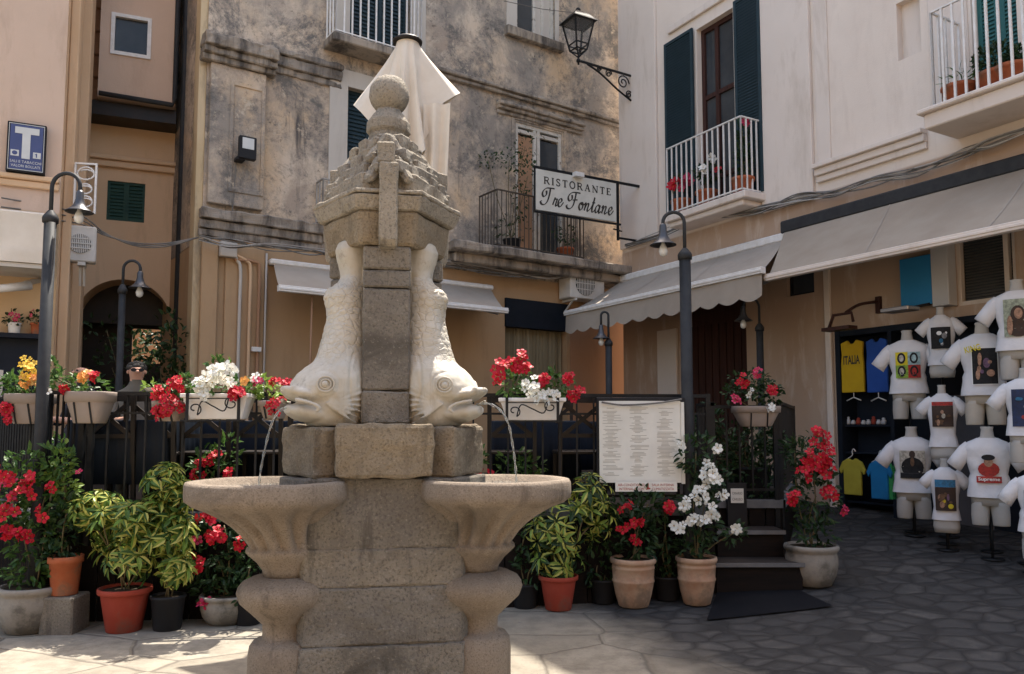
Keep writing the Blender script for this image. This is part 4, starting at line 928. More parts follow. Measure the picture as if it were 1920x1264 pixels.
SCR = {
 'T': (.95, [[(.95, 1.0), (.6, .99), (.3, .95), (.08, .75), (.06, .55), (.2, .45), (.36, .6), (.33, .82)], [(.62, .98), (.6, .6), (.5, .2), (.3, .0), (.08, .0), (-.02, .13), (.08, .2)]]),
 'F': (.95, [[(1.0, 1.0), (.62, 1.0), (.3, .95), (.08, .75), (.06, .55), (.2, .45), (.36, .6), (.33, .82)], [(.64, .98), (.6, .6), (.5, .2), (.3, .0), (.08, .0), (-.02, .13), (.08, .2)], [(.42, .52), (.6, .55), (.82, .58)]]),
 'r': (.36, [[(0, .05), (.12, .42), (.14, .48), (.14, .38), (.3, .42), (.24, .12), (.28, .02), (.40, .12)]]),
 'e': (.42, [[(.0, .12), (.16, .22), (.32, .36), (.26, .48), (.12, .42), (.06, .2), (.14, .03), (.28, .04), (.48, .3)]]),
 'o': (.46, [[(.26, .48), (.1, .4), (.05, .18), (.16, .02), (.3, .1), (.36, .3), (.28, .46), (.2, .36), (.44, .38)]]),
 'n': (.56, [[(0, .34), (.1, .48), (.12, .38), (.05, .02)], [(.07, .12), (.22, .42), (.34, .46), (.36, .36), (.3, .1), (.36, .02), (.52, .16)]]),
 't': (.36, [[(0, .16), (.16, .5), (.26, .9), (.14, .25), (.14, .05), (.24, .03), (.38, .18)], [(.08, .56), (.34, .58)]]),
 'a': (.56, [[(.38, .4), (.24, .48), (.08, .32), (.05, .1), (.15, .01), (.3, .18), (.42, .46), (.35, .12), (.4, .01), (.54, .14)]])}
def script(mb, s, x, z, k, y):
    n = 0
    for c in s:
        if c == ' ': x += .34 * k; continue
        wd, st = SCR[c]
        for pts in st:
            n += 1; sp = smooth_path([(a, b, 0) for a, b in pts], 6)
            stroke(mb, [(x + (p.x + p.y * .18) * k, z + p.y * k) for p in sp], y - .00012 * (n % 9), .05 * k, .17 * k, RAD(28))
        x += wd * k
kk = sh * .43; n0 = len(mb.v); xs0 = s0 + sw_ * .05; script(mb, 'Tre Fontane', xs0, z0 + sh * .15, kk, -.022)
inv_ = SF.M.inverted(); ls = [inv_ @ v for v in mb.v[n0:]]; xm_ = max(l.x for l in ls); f_ = (s0 + sw_ * .965 - xs0) / (xm_ - xs0)
for k_, l in enumerate(ls): mb.v[n0 + k_] = SF.M @ Vector((xs0 + (l.x - xs0) * f_, l.y, l.z))
mb.build('lettering', M['darkink'], sign, recalc=False)

# tobacco sign
z0, z1 = Z(L_, 48, 324, .08), Z(L_, 48, 231, .08); u0, u1 = U(L_, 12, 280, .08), U(L_, 86, 280, .08); um = (u0 + u1) / 2; h = z1 - z0; wd = u1 - u0
ts = thing('tobacco_sign', 'blue and white T sign reading SALI E TABACCHI on the pink wall', 'sign', L_.pt(um, z0, .06))
mb = MB(L_.M); mb.box(u0, u1, -.09, -.01, z0, z1); mb.build('sign_case', M['black'], ts, bevel=.006)
blue = mat('sign_blue', (.035, .055, .16), (.045, .065, .18), 4, .4); sgw = mat('sign_enamel_white', (.56, .57, .56), (.5, .51, .5), 4, .4)
mb = MB(L_.M)
mb.box(u0 + .03, u1 - .03, -.094, -.0905, z0 + .03, z1 - .03); mb.build('panel', blue, ts)
mb = MB(L_.M); x = lambda f: u0 + wd * f; zz = lambda f: z0 + h * f
mb.plate([(x(.20), zz(.90)), (x(.20), zz(.77)), (x(.39), zz(.77)), (x(.39), zz(.27)), (x(.60), zz(.27)), (x(.60), zz(.77)), (x(.82), zz(.77)), (x(.82), zz(.90))], -.099, -.0945)
for a, b, c, d in ((.045, .955, .035, .047), (.045, .955, .953, .965)): mb.box(x(a), x(b), -.097, -.0945, zz(c), zz(d))
for a in (.045, .94): mb.box(x(a), x(a + .014), -.0969, -.0944, zz(.048), zz(.952))
mb.box(x(.11), x(.32), -.098, -.0945, zz(.31), zz(.43)); mb.box(x(.68), x(.88), -.098, -.0945, zz(.30), zz(.42))
text(mb, 'SALI E TABACCHI', um, zz(.205), h * .052, -.0955, wd * .80); text(mb, 'VALORI BOLLATI', um, zz(.12), h * .052, -.0955, wd * .74)
mb.build('lettering', sgw, ts, recalc=False)
mb = MB(L_.M); mb.box(x(.755), x(.785), -.0995, -.0985, zz(.32), zz(.40)); mb.box(x(.73), x(.76), -.0994, -.0984, zz(.37), zz(.385))
cx, cz = x(.215), zz(.37); mb.lathe([(0.001, 0), (h * .042, 0), (h * .042, .001)], (0, 0, 0), 16) if False else None
mb.plate([(cx + wd * .07 * math.cos(k * PI / 8), cz + h * .042 * math.sin(k * PI / 8)) for k in range(16)], -.0995, -.0985)
mb.build('emblem', blue, ts)

# wall lantern on scrolled bracket
lp = R_.pt(U(R_, 1187, 130), 0); LF = Frame((lp.x - .868 * 1.15, lp.y - .497 * 1.15), (.868, .497)); lx = 0.0
zb0, zt0 = Z(LF, 1083, 110), Z(LF, 1083, 14)
wl = thing('wall_lantern', 'black iron lantern on a scrolled bracket at the pale building corner', 'street lantern', LF.pt(0, zb0))
mb = MB(LF.M)
H = zt0 - zb0
def sq(mb, s0_, z0_, s1_, z1_): mb.loft([[(-s0_, -s0_, z0_), (s0_, -s0_, z0_), (s0_, s0_, z0_), (-s0_, s0_, z0_)], [(-s1_, -s1_, z1_), (s1_, -s1_, z1_), (s1_, s1_, z1_), (-s1_, s1_, z1_)]], False)
sq(mb, .235, zb0 + H * .70, .22, zb0 + H * .73); sq(mb, .21, zb0 + H * .731, .12, zb0 + H * .86); sq(mb, .10, zb0 + H * .861, .07, zb0 + H * .90)
mb.ball((0, 0, zb0 + H * .95), H * .05, 10, 8); mb.ball((0, 0, zb0 - .03), .04, 8, 6); mb.tube([(0, 0, zb0 - .1), (0, 0, zb0 + .12)], .018, 6)
for sx in (-1, 1):
    for sy in (-1, 1):
        mb.bar((sx * .10, sy * .10, zb0 + H * .16), (sx * .19, sy * .19, zb0 + H * .70), .022, .022); mb.bar((sx * .10, sy * .10, zb0 + H * .16), (0, 0, zb0 + .02), .018, .018)
    for f, s in ((.16, .10), (.27, .118)):
        mb.bar((-s, sx * s, zb0 + H * f), (s, sx * s, zb0 + H * f), .018, .018); mb.bar((sx * s, -s, zb0 + H * f), (sx * s, s, zb0 + H * f), .018, .018)
mb.build('lantern_cage', M['iron'], wl)
mb = MB(LF.M); sq(mb, .105, zb0 + H * .17, .185, zb0 + H * .69)
gm, t_, b_ = new_mat('clear_lantern_glass'); b_.inputs['Roughness'].default_value = .1; b_.inputs['Transmission Weight'].default_value = .95; b_.inputs['IOR'].default_value = 1.05; b_.inputs['Base Color'].default_value = (.8, .8, .8, 1)
mb.build('glass', gm, wl)
mb = MB(LF.M); za_ = zb0 - .03
mb.bar((-.02, 0, za_), (1.14, 0, za_ - .02), .03, .03); mb.bar((1.13, 0, za_ + .1), (1.13, 0, za_ - .52), .05, .03)
mb.tube(smooth_path([(.18, 0, za_ - .02), (.45, 0, za_ - .12), (.8, 0, za_ - .32), (1.1, 0, za_ - .46)], 5), .018, 6)
for cx, cz, r in ((.93, -.17, .13), (.62, -.085, .07), (.42, -.055, .045), (1.05, -.36, .07)):
    mb.tube([(cx + r * (1 - k / 26) * math.cos(k * .5), 0, za_ + cz + r * (1 - k / 26) * math.sin(k * .5)) for k in range(22)], .012, 5)
mb.build('bracket', M['iron'], wl)
mb = MB(LF.M); mb.tube(smooth_path([(1.12, -.01, za_ + .02), (1.2, 0, za_ + .15), (1.3, -.02, za_ + .3), (1.32, 0.1, za_ + .5)]), .008, 5); mb.build('feed_cable', M['cable'], wl)

# gooseneck lamps
def gooseneck(label, base, zc_, za_, dx, drop, br=.11, pr=.046):
    t = thing('gooseneck_lamp', label, 'street lamp', base, 'gooseneck lamps round the restaurant terrace'); b = Vector(base)
    mb = MB(); mb.tube([b + Vector((0, 0, -.02)), (b.x, b.y, zc_ - .02)], pr, 14); mb.lathe([(pr + .012, -.06), (pr + .014, -.02), (pr + .004, .0), (.024, .035), (.02, .04)], (b.x, b.y, zc_), 14)
    mb.build('pole', M['post'], t)
    r = abs(dx) / 2; pts = [(b.x, b.y, zc_), (b.x, b.y, za_ - r)]
    pts += [(b.x + dx / 2 - dx / 2 * math.cos(PI * k / 12), b.y, za_ - r + r * math.sin(PI * k / 12)) for k in range(1, 13)]
    pts.append((b.x + dx, b.y, za_ - drop)); mb = MB(); mb.tube(pts, .016, 8); mb.build('neck', M['post'], t)
    c = (b.x + dx, b.y, za_ - drop); s = br / .11
    mb = MB(); mb.lathe([(.022 * s, .02), (.03 * s, 0), (.032 * s, -.05 * s), (.042 * s, -.09 * s), (.062 * s, -.125 * s), (.095 * s, -.15 * s), (br, -.16 * s), (br, -.164 * s), (.09 * s, -.157 * s), (.055 * s, -.128 * s), (.03 * s, -.09 * s), (.01, -.08 * s)], c, 22)
    mb.build('bell_shade', M['bell'], t)
    mb = MB(); mb.lathe([(.012, -.12 * s), (.016, -.15 * s), (.034 * s, -.19 * s), (.038 * s, -.215 * s), (.03 * s, -.245 * s), (.012 * s, -.258 * s), (.002, -.26 * s)], c, 12); mb.build('bulb', M['bulb'], t)
    return t
DZ = .85
def lampat(label, px, Y, ytop, ycol, pxb, ybell, zb=None, **k):
    c = P(px, ycol, Y); a = P(px, ytop, Y); q = P(pxb, ybell, Y)
    gooseneck(label, (c.x, Y, zb if zb is not None else gz(c.x, Y)), c.z, a.z, q.x - c.x, a.z - q.z, **k)
lampat('near grey gooseneck lamp beside the left corner planters', 95, 6.27, 325, 404, 150, 362, br=.105)
lampat('slim gooseneck lamp standing before the dark arched passage', 230, 8.7, 489, 540, 263, 512, DZ, br=.115, pr=.036)
lampat('tall gooseneck lamp rising beside the menu board', 1284, 6.9, 398, 474, 1243, 424, br=.115, pr=.05)
lampat('gooseneck lamp right of the dark red restaurant door', 1424, 10.2, 560, 612, 1393, 577, DZ, br=.115, pr=.045)
lampat('gooseneck lamp in front of the brown wall below the scalloped awning', 1141, 10.9, 585, 640, 1127, 612, DZ, br=.115, pr=.045)

# cables
def cable(pts, r, m, mb=None):
    mb.tube(smooth_path(pts, 6), r, 5); return mb
def bundle(label, F, pxs, n, w0, m, seed, spread=.07, r=.009):
    rr = random.Random(seed); t = thing('cable_bundle', label, 'cables', F.pt(*F.hit(*pxs[0], w0), w0), 'cable bundles along the facades')
    for k in range(n):
        mb = MB(F.M); pts = []
        for i, (px, py) in enumerate(pxs):
            u, z = F.hit(px, py, w0); pts.append((u, -w0 - rr.uniform(0, .04), z + rr.uniform(-spread, spread) * (1 if 0 < i < len(pxs) - 1 else .5)))
        cable(pts, r * rr.uniform(.6, 1.3), None, mb); mb.build('cable', M[m if k % 3 else 'cablel'], t)
    return t
bundle('grey cable bundle sagging along the pale building above the awnings', R_, [(1175, 462), (1240, 440), (1310, 412), (1380, 400), (1432, 392), (1500, 372), (1570, 362), (1640, 342), (1720, 322), (1800, 292), (1860, 268), (1940, 240)], 9, .12, 'cable', 5, .06)
bundle('drooping cables along the weathered building above its awning', W_, [(372, 447), (430, 455), (500, 462), (580, 474), (640, 480), (720, 485), (820, 488), (880, 500), (960, 512), (1030, 520), (1060, 515)], 7, .28, 'cable', 6, .07, .008)
a = L_.pt(*L_.hit(2, 388, .1), .1); b = W_.pt(*W_.hit(372, 445, .28), .28)
t = thing('cable_bundle', 'two cables strung across the passage from the pink building', 'cables', a, 'cable bundles along the facades')
for k in range(3):
    mb = MB(); A0 = LR.pt(.3, 3.9 + .06 * k, .12); pts = [a + Vector((0, 0, .1 * k - .1)), A0] + [A0 + (b - A0) * f + Vector((0, 0, -.16 * math.sin(PI * f) * (1 + .3 * k))) for f in (.25, .5, .75, 1)]
    cable(pts, .009, None, mb); mb.build('cable', M['cable'], t)
mb = MB(); a = P(945, 2, 12.2); b = LF.pt(0, zt0 - .1); mb.tube([a, (a + b) / 2 + Vector((0, 0, -.03)), b], .006, 5)
tag(mb.build('cable', M['cable'], None), 'single thin wire running from the upper window to the wall lantern', 'cable')

# air conditioners and small wall things
def ac_unit(F, label, u0, u1, z0, z1, d, par_m='acwhite', grid=True, fan=True):
    t = thing('air_conditioner', label, 'air conditioner', F.pt((u0 + u1) / 2, z0, d / 2), 'air conditioner units on the walls')
    mb = MB(F.M); mb.box(u0, u1, -d - .05, -.05, z0, z1); mb.build('case', M[par_m], t, bevel=.015)
    cu = u0 + (u1 - u0) * .42; cz = (z0 + z1) / 2; rad = min(u1 - u0, z1 - z0) * .40
    mb = MB(F.M); mb.plate([(cu + rad * math.cos(2 * PI * k / 24), cz + rad * math.sin(2 * PI * k / 24)) for k in range(24)], -d - .056, -d - .0505); mb.build('fan_opening', M['black'], t)
    mb = MB(F.M)
    for k in range(13):
        x_ = cu - rad + 2 * rad * k / 12; hh = rad * math.sqrt(max(.02, 1 - ((x_ - cu) / rad) ** 2)); mb.box(x_ - .006, x_ + .006, -d - .068, -d - .058, cz - hh, cz + hh)
    for s in (-.5, 0, .5): mb.box(cu - rad, cu + rad, -d - .074, -d - .0685, cz + s * rad - .006, cz + s * rad + .006)
    mb.build('grille', M[par_m], t)
    for u in (u0 + .12, u1 - .12):
        mb = MB(F.M); mb.box(u - .02, u + .02, -d - .05, -.004, z0 - .04, z0 - .002); mb.bar((u, -d + .05, z0 - .04), (u, -.01, z0 - .25), .025, .025); mb.build('bracket', M['acwhite'], t)
ac_unit(W_, 'weathered air conditioner beneath the iron balcony next to the scalloped awning', U(W_, 1072, 530, .4), U(W_, 1136, 530, .4), Z(W_, 1100, 560, .4), Z(W_, 1100, 503, .4), .32)
u0 = U(LR, 137, 460, .3)
q = P(157, 465, 9.3); AF = Frame((q.x, q.y), (1.0, .45))
ac_unit(AF, 'pale air conditioner unit on the pink building beside the near left lamp', -.14, .14, P(157, 497, 9.3).z, P(157, 431, 9.3).z, .16)
# floodlight on the pilaster
fx = W_.hit(462, 280, .2); t = thing('floodlight', 'small black floodlight on the stained pilaster of the weathered building', 'floodlight', W_.pt(fx[0], fx[1] - .15, .2))
mb = MB(W_.M); mb.box(fx[0] - .11, fx[0] + .11, -.28, -.20, fx[1] - .15, fx[1] + .15); mb.box(fx[0] - .13, fx[0] - .02, -.25, -.095, fx[1] - .17, fx[1] - .12); mb.build('case', M['black'], t, bevel=.008)
mb = MB(W_.M); mb.box(fx[0] - .075, fx[0] + .075, -.285, -.281, fx[1] - .02, fx[1] + .125); mb.build('lens', sgw, t)
mb = MB(W_.M); mb.tube([(fx[0] - .1, -.10, fx[1] - .16), (fx[0] - .13, -.10, fx[1] - .9), (fx[0] - .14, -.10, 4.5)], .006, 4); mb.build('feed_cable', M['cable'], t)
# junction box and conduits
jb = W_.hit(425, 468, .1); t = thing('junction_box', 'grey junction box with conduits running down the peach wall', 'junction box', W_.pt(jb[0], jb[1], .1))
mb = MB(W_.M); mb.box(jb[0] - .09, jb[0] + .12, -.16, -.065, jb[1] - .1, jb[1] + .1); mb.build('case', M['paletrim'], t, bevel=.008)
for k, (px, m) in enumerate(((448, 'paletrim'), (467, 'ochre'), (484, 'tan'))):
    u = U(W_, px, 600, .09); mb = MB(W_.M)
    mb.tube(smooth_path([(jb[0] + .1, -.10, jb[1] - .06 * k), (u - .05, -.10, jb[1] - .12), (u, -.10, jb[1] - .25), (u, -.10, jb[1] - .9), (u, -.10, .9)], 4), .022, 7); mb.build('conduit', M[m], t)
mb = MB(W_.M); uu = U(W_, 470, 655, .1); zz_ = Z(W_, 470, 655, .1); mb.box(uu, uu + .12, -.16, -.12, zz_ - .03, zz_ + .03)
tag(mb.build('wall_socket', M['whitemetal'], None), 'tiny white socket on a conduit of the peach wall', 'socket')
u = U(W_, 497, 600, .07); mb = MB(W_.M); mb.tube([(u, -.07, .9), (u, -.07, 3.85)], .014, 6); tag(mb.build('drainpipe', M['paletrim'], None), 'thin pale pipe at the left end of the grey awning', 'pipe')
u = .35; mb = MB(WR.M); mb.tube([(.5, -.12, .9), (.5, -.12, 7.2), (.46, -.12, 7.3), (.44, -.12, 11)], .045, 8); tag(mb.build('drainpipe', M['post'], None), 'dark drainpipe in the corner between the ochre and weathered buildings', 'pipe')
# meter cabinet, shop lamp and floodlight of the T-shirt shop
u0, u1 = U(R_, 1692, 530, .1), U(R_, 1752, 530, .1); z0, z1 = Z(R_, 1692, 578, .1), Z(R_, 1692, 488, .1); u2 = U(R_, 1784, 530, .1)
t = thing('wall_cabinet', 'open wall cabinet with bright blue door left of the blinds', 'cabinet', R_.pt(u0, z0))
mb = MB(R_.M); mb.plate([(u0, z0), (u1, z0), (u1, z1), (u0, z1)], -.14, -.11); mb.build('door', M['bluepanel'], t)
mb = MB(R_.M); mb.box(u1 + .002, u2, -.16, -.004, z0 - .04, z1 + .12); mb.build('case', M['lightgrey'], t, bevel=.006)
c = R_.hit(1648, 572, .02); t = thing('arm_lamp', 'rusty swan arm lamp on the wall over the sports shirts', 'wall lamp', R_.pt(c[0], c[1], .02))
mb = MB(R_.M); mb.box(c[0] - .03, c[0] + .03, -.05, -.003, c[1] - .1, c[1] + .1); mb.tube(smooth_path([(c[0], -.04, c[1] + .04), (c[0] - .1, -.25, c[1] + .0), (c[0] - .16, -.42, c[1] - .1)]), .018, 6); mb.build('arm', M['redwood'], t)
mb = MB(R_.M); x_, z_ = c[0] - .18, c[1] - .2; mb.tube([(x_ - .16, -.5, z_ - .08), (x_ - .12, -.46, z_ + .08), (x_ + .10, -.42, z_ + .09), (x_ + .12, -.42, z_ - .02)], .02, 6); mb.box(x_ - .22, x_ + .16, -.56, -.40, z_ - .11, z_ - .07); mb.build('lamp_head', M['redwood'], t)
c = R_.hit(1690, 582, .4); t = thing('floodlight', 'flat grey floodlight jutting out beneath the blue cabinet door', 'floodlight', R_.pt(c[0], c[1], .4))
mb = MB(R_.M); mb.box(c[0] - .18, c[0] + .16, -.52, -.30, c[1] - .015, c[1] + .03); mb.build('case', M['steel'], t, bevel=.008); mb = MB(R_.M); mb.bar((c[0] + .1, -.32, c[1] + .03), (c[0] + .2, -.004, c[1] + .1), .03, .03); mb.build('bracket', M['black'], t)
# camera horn on the left wall
c = L_.hit(62, 535, .15); t = thing('security_camera', 'white security camera under the cream boxed awning', 'camera', L_.pt(c[0], c[1], .15))
mb = MB(L_.M); mb.tube([(c[0] - .02, -.25, c[1] - .02), (c[0] - .28, -.42, c[1] - .1)], [.05, .04], 8); mb.build('housing', M['whitemetal'], t); mb = MB(L_.M); mb.bar((c[0] + .05, -.02, c[1] + .08), (c[0] - .06, -.26, c[1]), .035, .05); mb.build('bracket', M['paletrim'], t)
# white scrolled iron bracket on the side wall
q = P(160, 352, 9.0); KF = Frame((q.x, q.y), (1, .2)); t = thing('scroll_bracket', 'white scrolled iron bracket above the air conditioner at the passage', 'bracket', q)
mb = MB(KF.M)
for a, b, c_, d in ((-.12, .12, .27, .29), (-.12, .12, -.3, -.28), (-.12, -.10, -.279, .269), (.10, .12, -.279, .269)): mb.box(a, b, -.012, .012, q.z + c_, q.z + d)
for cz, r in ((.16, .09), (-.02, .07), (-.17, .08)):
    mb.tube([(r * math.cos(k * .45), 0, q.z + cz + r * (1 - k / 40) * math.sin(k * .45)) for k in range(20)], .010, 5)
mb.build('scrollwork', M['whitemetal'], t)
# ================================================================ restaurant terrace
D0 = P(-40, 800, 8.6); D1 = P(85, 800, 6.35); D2 = P(160, 800, 6.5); D3 = P(1338, 800, 7.1); D5 = P(1463, 800, 7.7)
d1, d2, d3, d5 = (D1.x, 6.35), (D2.x, 6.5), (D3.x, 7.1), (D5.x, 7.7); d4 = (d3[0], 7.7); d0 = (D0.x, 8.6); d6 = (3.4, 9.7); d7 = (3.5, 10.9)
deck = thing('terrace_deck', 'raised dark boarded restaurant terrace with two steps', 'terrace', (0, 8, 0))
line = [d0, d1, d2, d3, d4, d5, d6, d7]
mb = MB(); mb.add([(x, y, DZ) for x, y in line + [(1.95, 13.7), (-3.9, 10.25), (-4.9, 11.5), (-5.6, 10.9)]], [tuple(range(12))]); mb.build('floor', M['deckfloor'], deck, recalc=False)
for a, b in zip(line[:-1], line[1:]):
    mb = MB(); v = Vector((b[0] - a[0], b[1] - a[1], 0)); n = max(1, int(v.length / .14)); o_ = Vector((v.y, -v.x, 0)).normalized()
    for k in range(n):
        p = Vector((a[0], a[1], 0)) + v * (k / n); q = Vector((a[0], a[1], 0)) + v * ((k + .94) / n)
        mb.add([(p.x, p.y, -.1), (q.x, q.y, -.1), (q.x, q.y, DZ - .06), (p.x, p.y, DZ - .06)], [(0, 1, 2, 3)])
    mb.build('fascia', M['deckwood'], deck, recalc=False)
    mb = MB(); e = o_ * .03; mb.add([(a[0] + e.x, a[1] + e.y, DZ - .07), (b[0] + e.x, b[1] + e.y, DZ - .07), (b[0] + e.x, b[1] + e.y, DZ + .004), (a[0] + e.x, a[1] + e.y, DZ + .004), (a[0] - e.x * 2, a[1] - e.y * 2, DZ + .004), (b[0] - e.x * 2, b[1] - e.y * 2, DZ + .004)], [(0, 1, 2, 3), (3, 2, 5, 4)])
    mb.build('edge_board', M['lip'], deck, recalc=False)
for k, (px0, px1, y0, y1, z) in enumerate(((1340, 1500, 7.08, 7.69, .37), (1343, 1466, 7.38, 7.69, .61))):
    x0 = P(px0, 900, y0).x; x1 = P(px1, 900, y0).x
    mb = MB(); mb.box(x0, x1, y0, y1 - .002 * k, -.05, z - .03); mb.build('step', M['deckwood'], deck)
    mb = MB(); mb.box(x0 - .01, x1 + .01, y0 - .03, y1 - .01, z - .029, z); mb.build('step_tread', M['deckfloor'], deck)
    mb = MB(); mb.box(x0 - .012, x1 + .012, y0 - .036, y0 - .0305, z - .034, z + .002); mb.build('nosing', M['lip'], deck)
g0, g1, g2, g3 = G(1345, 1112), G(1500, 1110), G(1562, 1140), G(1325, 1166)
mb = MB(); vs = []
for p in (g0, g1, g2, g3): vs.append((p.x, p.y, gz(p.x, p.y) + .012))
N = 10; grid = []
for j in range(N + 1):
    for i in range(N + 1):
        f, g = i / N, j / N; a = g0.lerp(g1, f); b = g3.lerp(g2, f); c = a.lerp(b, g); grid.append((c.x, c.y, gz(c.x, c.y) + .016 + .003 * noise.noise(c * 4)))
mb.add(grid, [(j * (N + 1) + i, j * (N + 1) + i + 1, (j + 1) * (N + 1) + i + 1, (j + 1) * (N + 1) + i) for j in range(N) for i in range(N)], True)
tag(mb.build('doormat', M['mat'], None), 'large dark mat lying on the cobbles at the terrace steps', 'mat')

RZ = 1.82
def fence(label, a, b, pitch, ztop=RZ, zbot=DZ + .1, r=.0075, mid=(), group='black railings of the terrace'):
    A = Vector((a[0], a[1], 0)); B = Vector((b[0], b[1], 0)); v = B - A; n = max(1, round(v.length / pitch)); d = v.normalized()
    t = thing('railing', label, 'railing', ((a[0] + b[0]) / 2, (a[1] + b[1]) / 2, DZ), group)
    for z, h in [(ztop, .03), (zbot, .022)] + [(m, .018) for m in mid]:
        mb = MB(); mb.bar((a[0], a[1], z), (b[0], b[1], z), .036 if z == ztop else .018, h); mb.build('rail', M['iron'], t)
    for k in range(1, n):
        p = A + v * k / n; mb = MB(); mb.box(p.x - r, p.x + r, p.y - r, p.y + r, zbot + .012, ztop - .016); mb.build('bar', M['iron'], t)
    for p in (A + d * .02, B - d * .02):
        mb = MB(); mb.box(p.x - .02, p.x + .02, p.y - .02, p.y + .02, DZ - .25, ztop + .02); mb.build('post', M['iron'], t)
    return t
fence('black railing carrying the taupe planter at the left edge', d0, (d1[0] - .01, d1[1] + .03), .11)
fence('short side railing with closely set bars at the left corner', (d1[0], d1[1]), (d2[0] - .0, d2[1]), .042)
xm = P(722, 800, 6.8).x; ym = d2[1] + (d3[1] - d2[1]) * (xm - d2[0]) / (d3[0] - d2[0])
fence('long black railing left of the fountain below the white flower box', (d2[0] + .03, d2[1]), (xm - .03, ym), .144, mid=(1.66,))
fence('black railing right of the fountain beside the menu board', (xm, ym), (d3[0] - .03, d3[1]), .148, mid=(1.66,))
fence('short black railing returning beside the steps', (d3[0], d3[1] + .03), (d4[0], d4[1] - .03), .12, 1.75)
fence('black gate railing across the top of the steps', (d4[0] + .03, d4[1]), (d5[0] - .03, d5[1]), .13, 1.74)
fence('black side railing between the steps and the pale building', (d5[0], d5[1] + .03), (d6[0], d6[1]), .16, 1.78)
# bin-like sign box at the gate
c = P(1382, 930, 7.62); t = thing('notice_box', 'small black box with a white notice at the top of the steps', 'notice', (c.x, 7.62, DZ))
mb = MB(); mb.box(c.x - .09, c.x + .09, 7.62, 7.67, .62, c.z + .12); mb.build('case', M['black'], t)
mb = MB(); mb.box(c.x - .06, c.x + .06, 7.612, 7.618, c.z - .065, c.z + .07); mb.build('notice', M['paper'], t)
mb = MB(); text(mb, 'ORARIO', c.x, c.z + .026, .024, 7.6105, .095); text(mb, 'CHIUSO', c.x, c.z - .03, .024, 7.6105, .095); mb.build('lettering', M['ink'], t, recalc=False)

# menu board
my = 6.86; a = P(1123, 752, my); b = P(1284, 905, my)
t = thing('menu_board', 'open menu pages with three columns in a board on the railing', 'menu board', ((a.x + b.x) / 2, my, b.z))
mb = MB(); mb.box(a.x - .02, b.x + .02, my, my + .05, b.z - .01, a.z + .03); mb.build('board', M['black'], t, bevel=.005)
mb = MB(); mb.box(a.x, b.x - .03, my - .012, my - .002, b.z + .0, a.z); mb.build('page', M['paper'], t)
mb = MB(); mb.box(b.x - .028, b.x + .0, my - .02, my - .002, b.z - .01, a.z - .01); mb.build('page_stack', M['paper'], t)
mb = MB(); rr = random.Random(4); cw = (b.x - a.x - .03) / 3
for c_ in range(3):
    z = a.z - .05; x0 = a.x + cw * c_ + cw * .12
    while z > b.z + .05:
        L = cw * rr.uniform(.35, .75)
        if rr.random() < .13: z -= .014
        mb.box(x0 + (cw * .76 - L) * rr.choice((0, .5, .5)), x0 + L, my - .0135, my - .0125, z, z + .0035); z -= .0115
mb.build('menu_text', mat('faded_ink', (.33, .31, .28), None, 4, .8), t, recalc=False)
mb = MB(); mb.tube(smooth_path([(a.x + .02, my - .03, a.z - .01), (a.x + .2, my - .035, a.z - .035), (b.x - .25, my - .035, a.z - .02), (b.x - .02, my - .03, a.z + .015)]), .008, 6); mb.build('cord', M['cable'], t)
a = P(1154, 904, my - .06); b = P(1270, 922, my - .06); t = thing('notice_sign', 'long white notice with red lettering AIR-CONDITIONED INTERNAL ROOM under the menu', 'sign', ((a.x + b.x) / 2, my - .05, b.z))
mb = MB(); mb.box(a.x, b.x, my - .055, my - .045, b.z, a.z); mb.build('board', M['paper'], t)
rink = mat('red_lettering', (.36, .07, .06), None, 4, .7); mb = MB(); w_ = b.x - a.x; h_ = a.z - b.z; y_ = my - .0565
text(mb, 'AIR-CONDITIONED', a.x + w_ * .26, b.z + h_ * .70, h_ * .27, y_, w_ * .44); text(mb, 'INTERNAL ROOM', a.x + w_ * .26, b.z + h_ * .28, h_ * .27, y_, w_ * .40)
text(mb, 'SALA INTERNA', a.x + w_ * .77, b.z + h_ * .70, h_ * .27, y_, w_ * .36); text(mb, 'CLIMATIZZATA', a.x + w_ * .77, b.z + h_ * .28, h_ * .27, y_, w_ * .36)
mb.build('lettering', rink, t, recalc=False)
mb = MB(); cx = a.x + w_ * .53; mb.plate([(cx - .02, b.z + .015), (cx + .015, b.z + .02), (cx + .02, b.z + .03), (cx + .004, b.z + .035), (cx + .006, a.z - .012), (cx - .004, a.z - .014), (cx - .006, b.z + .04)], y_ - .001, y_ + .0005); mb.build('emblem', rink, t)

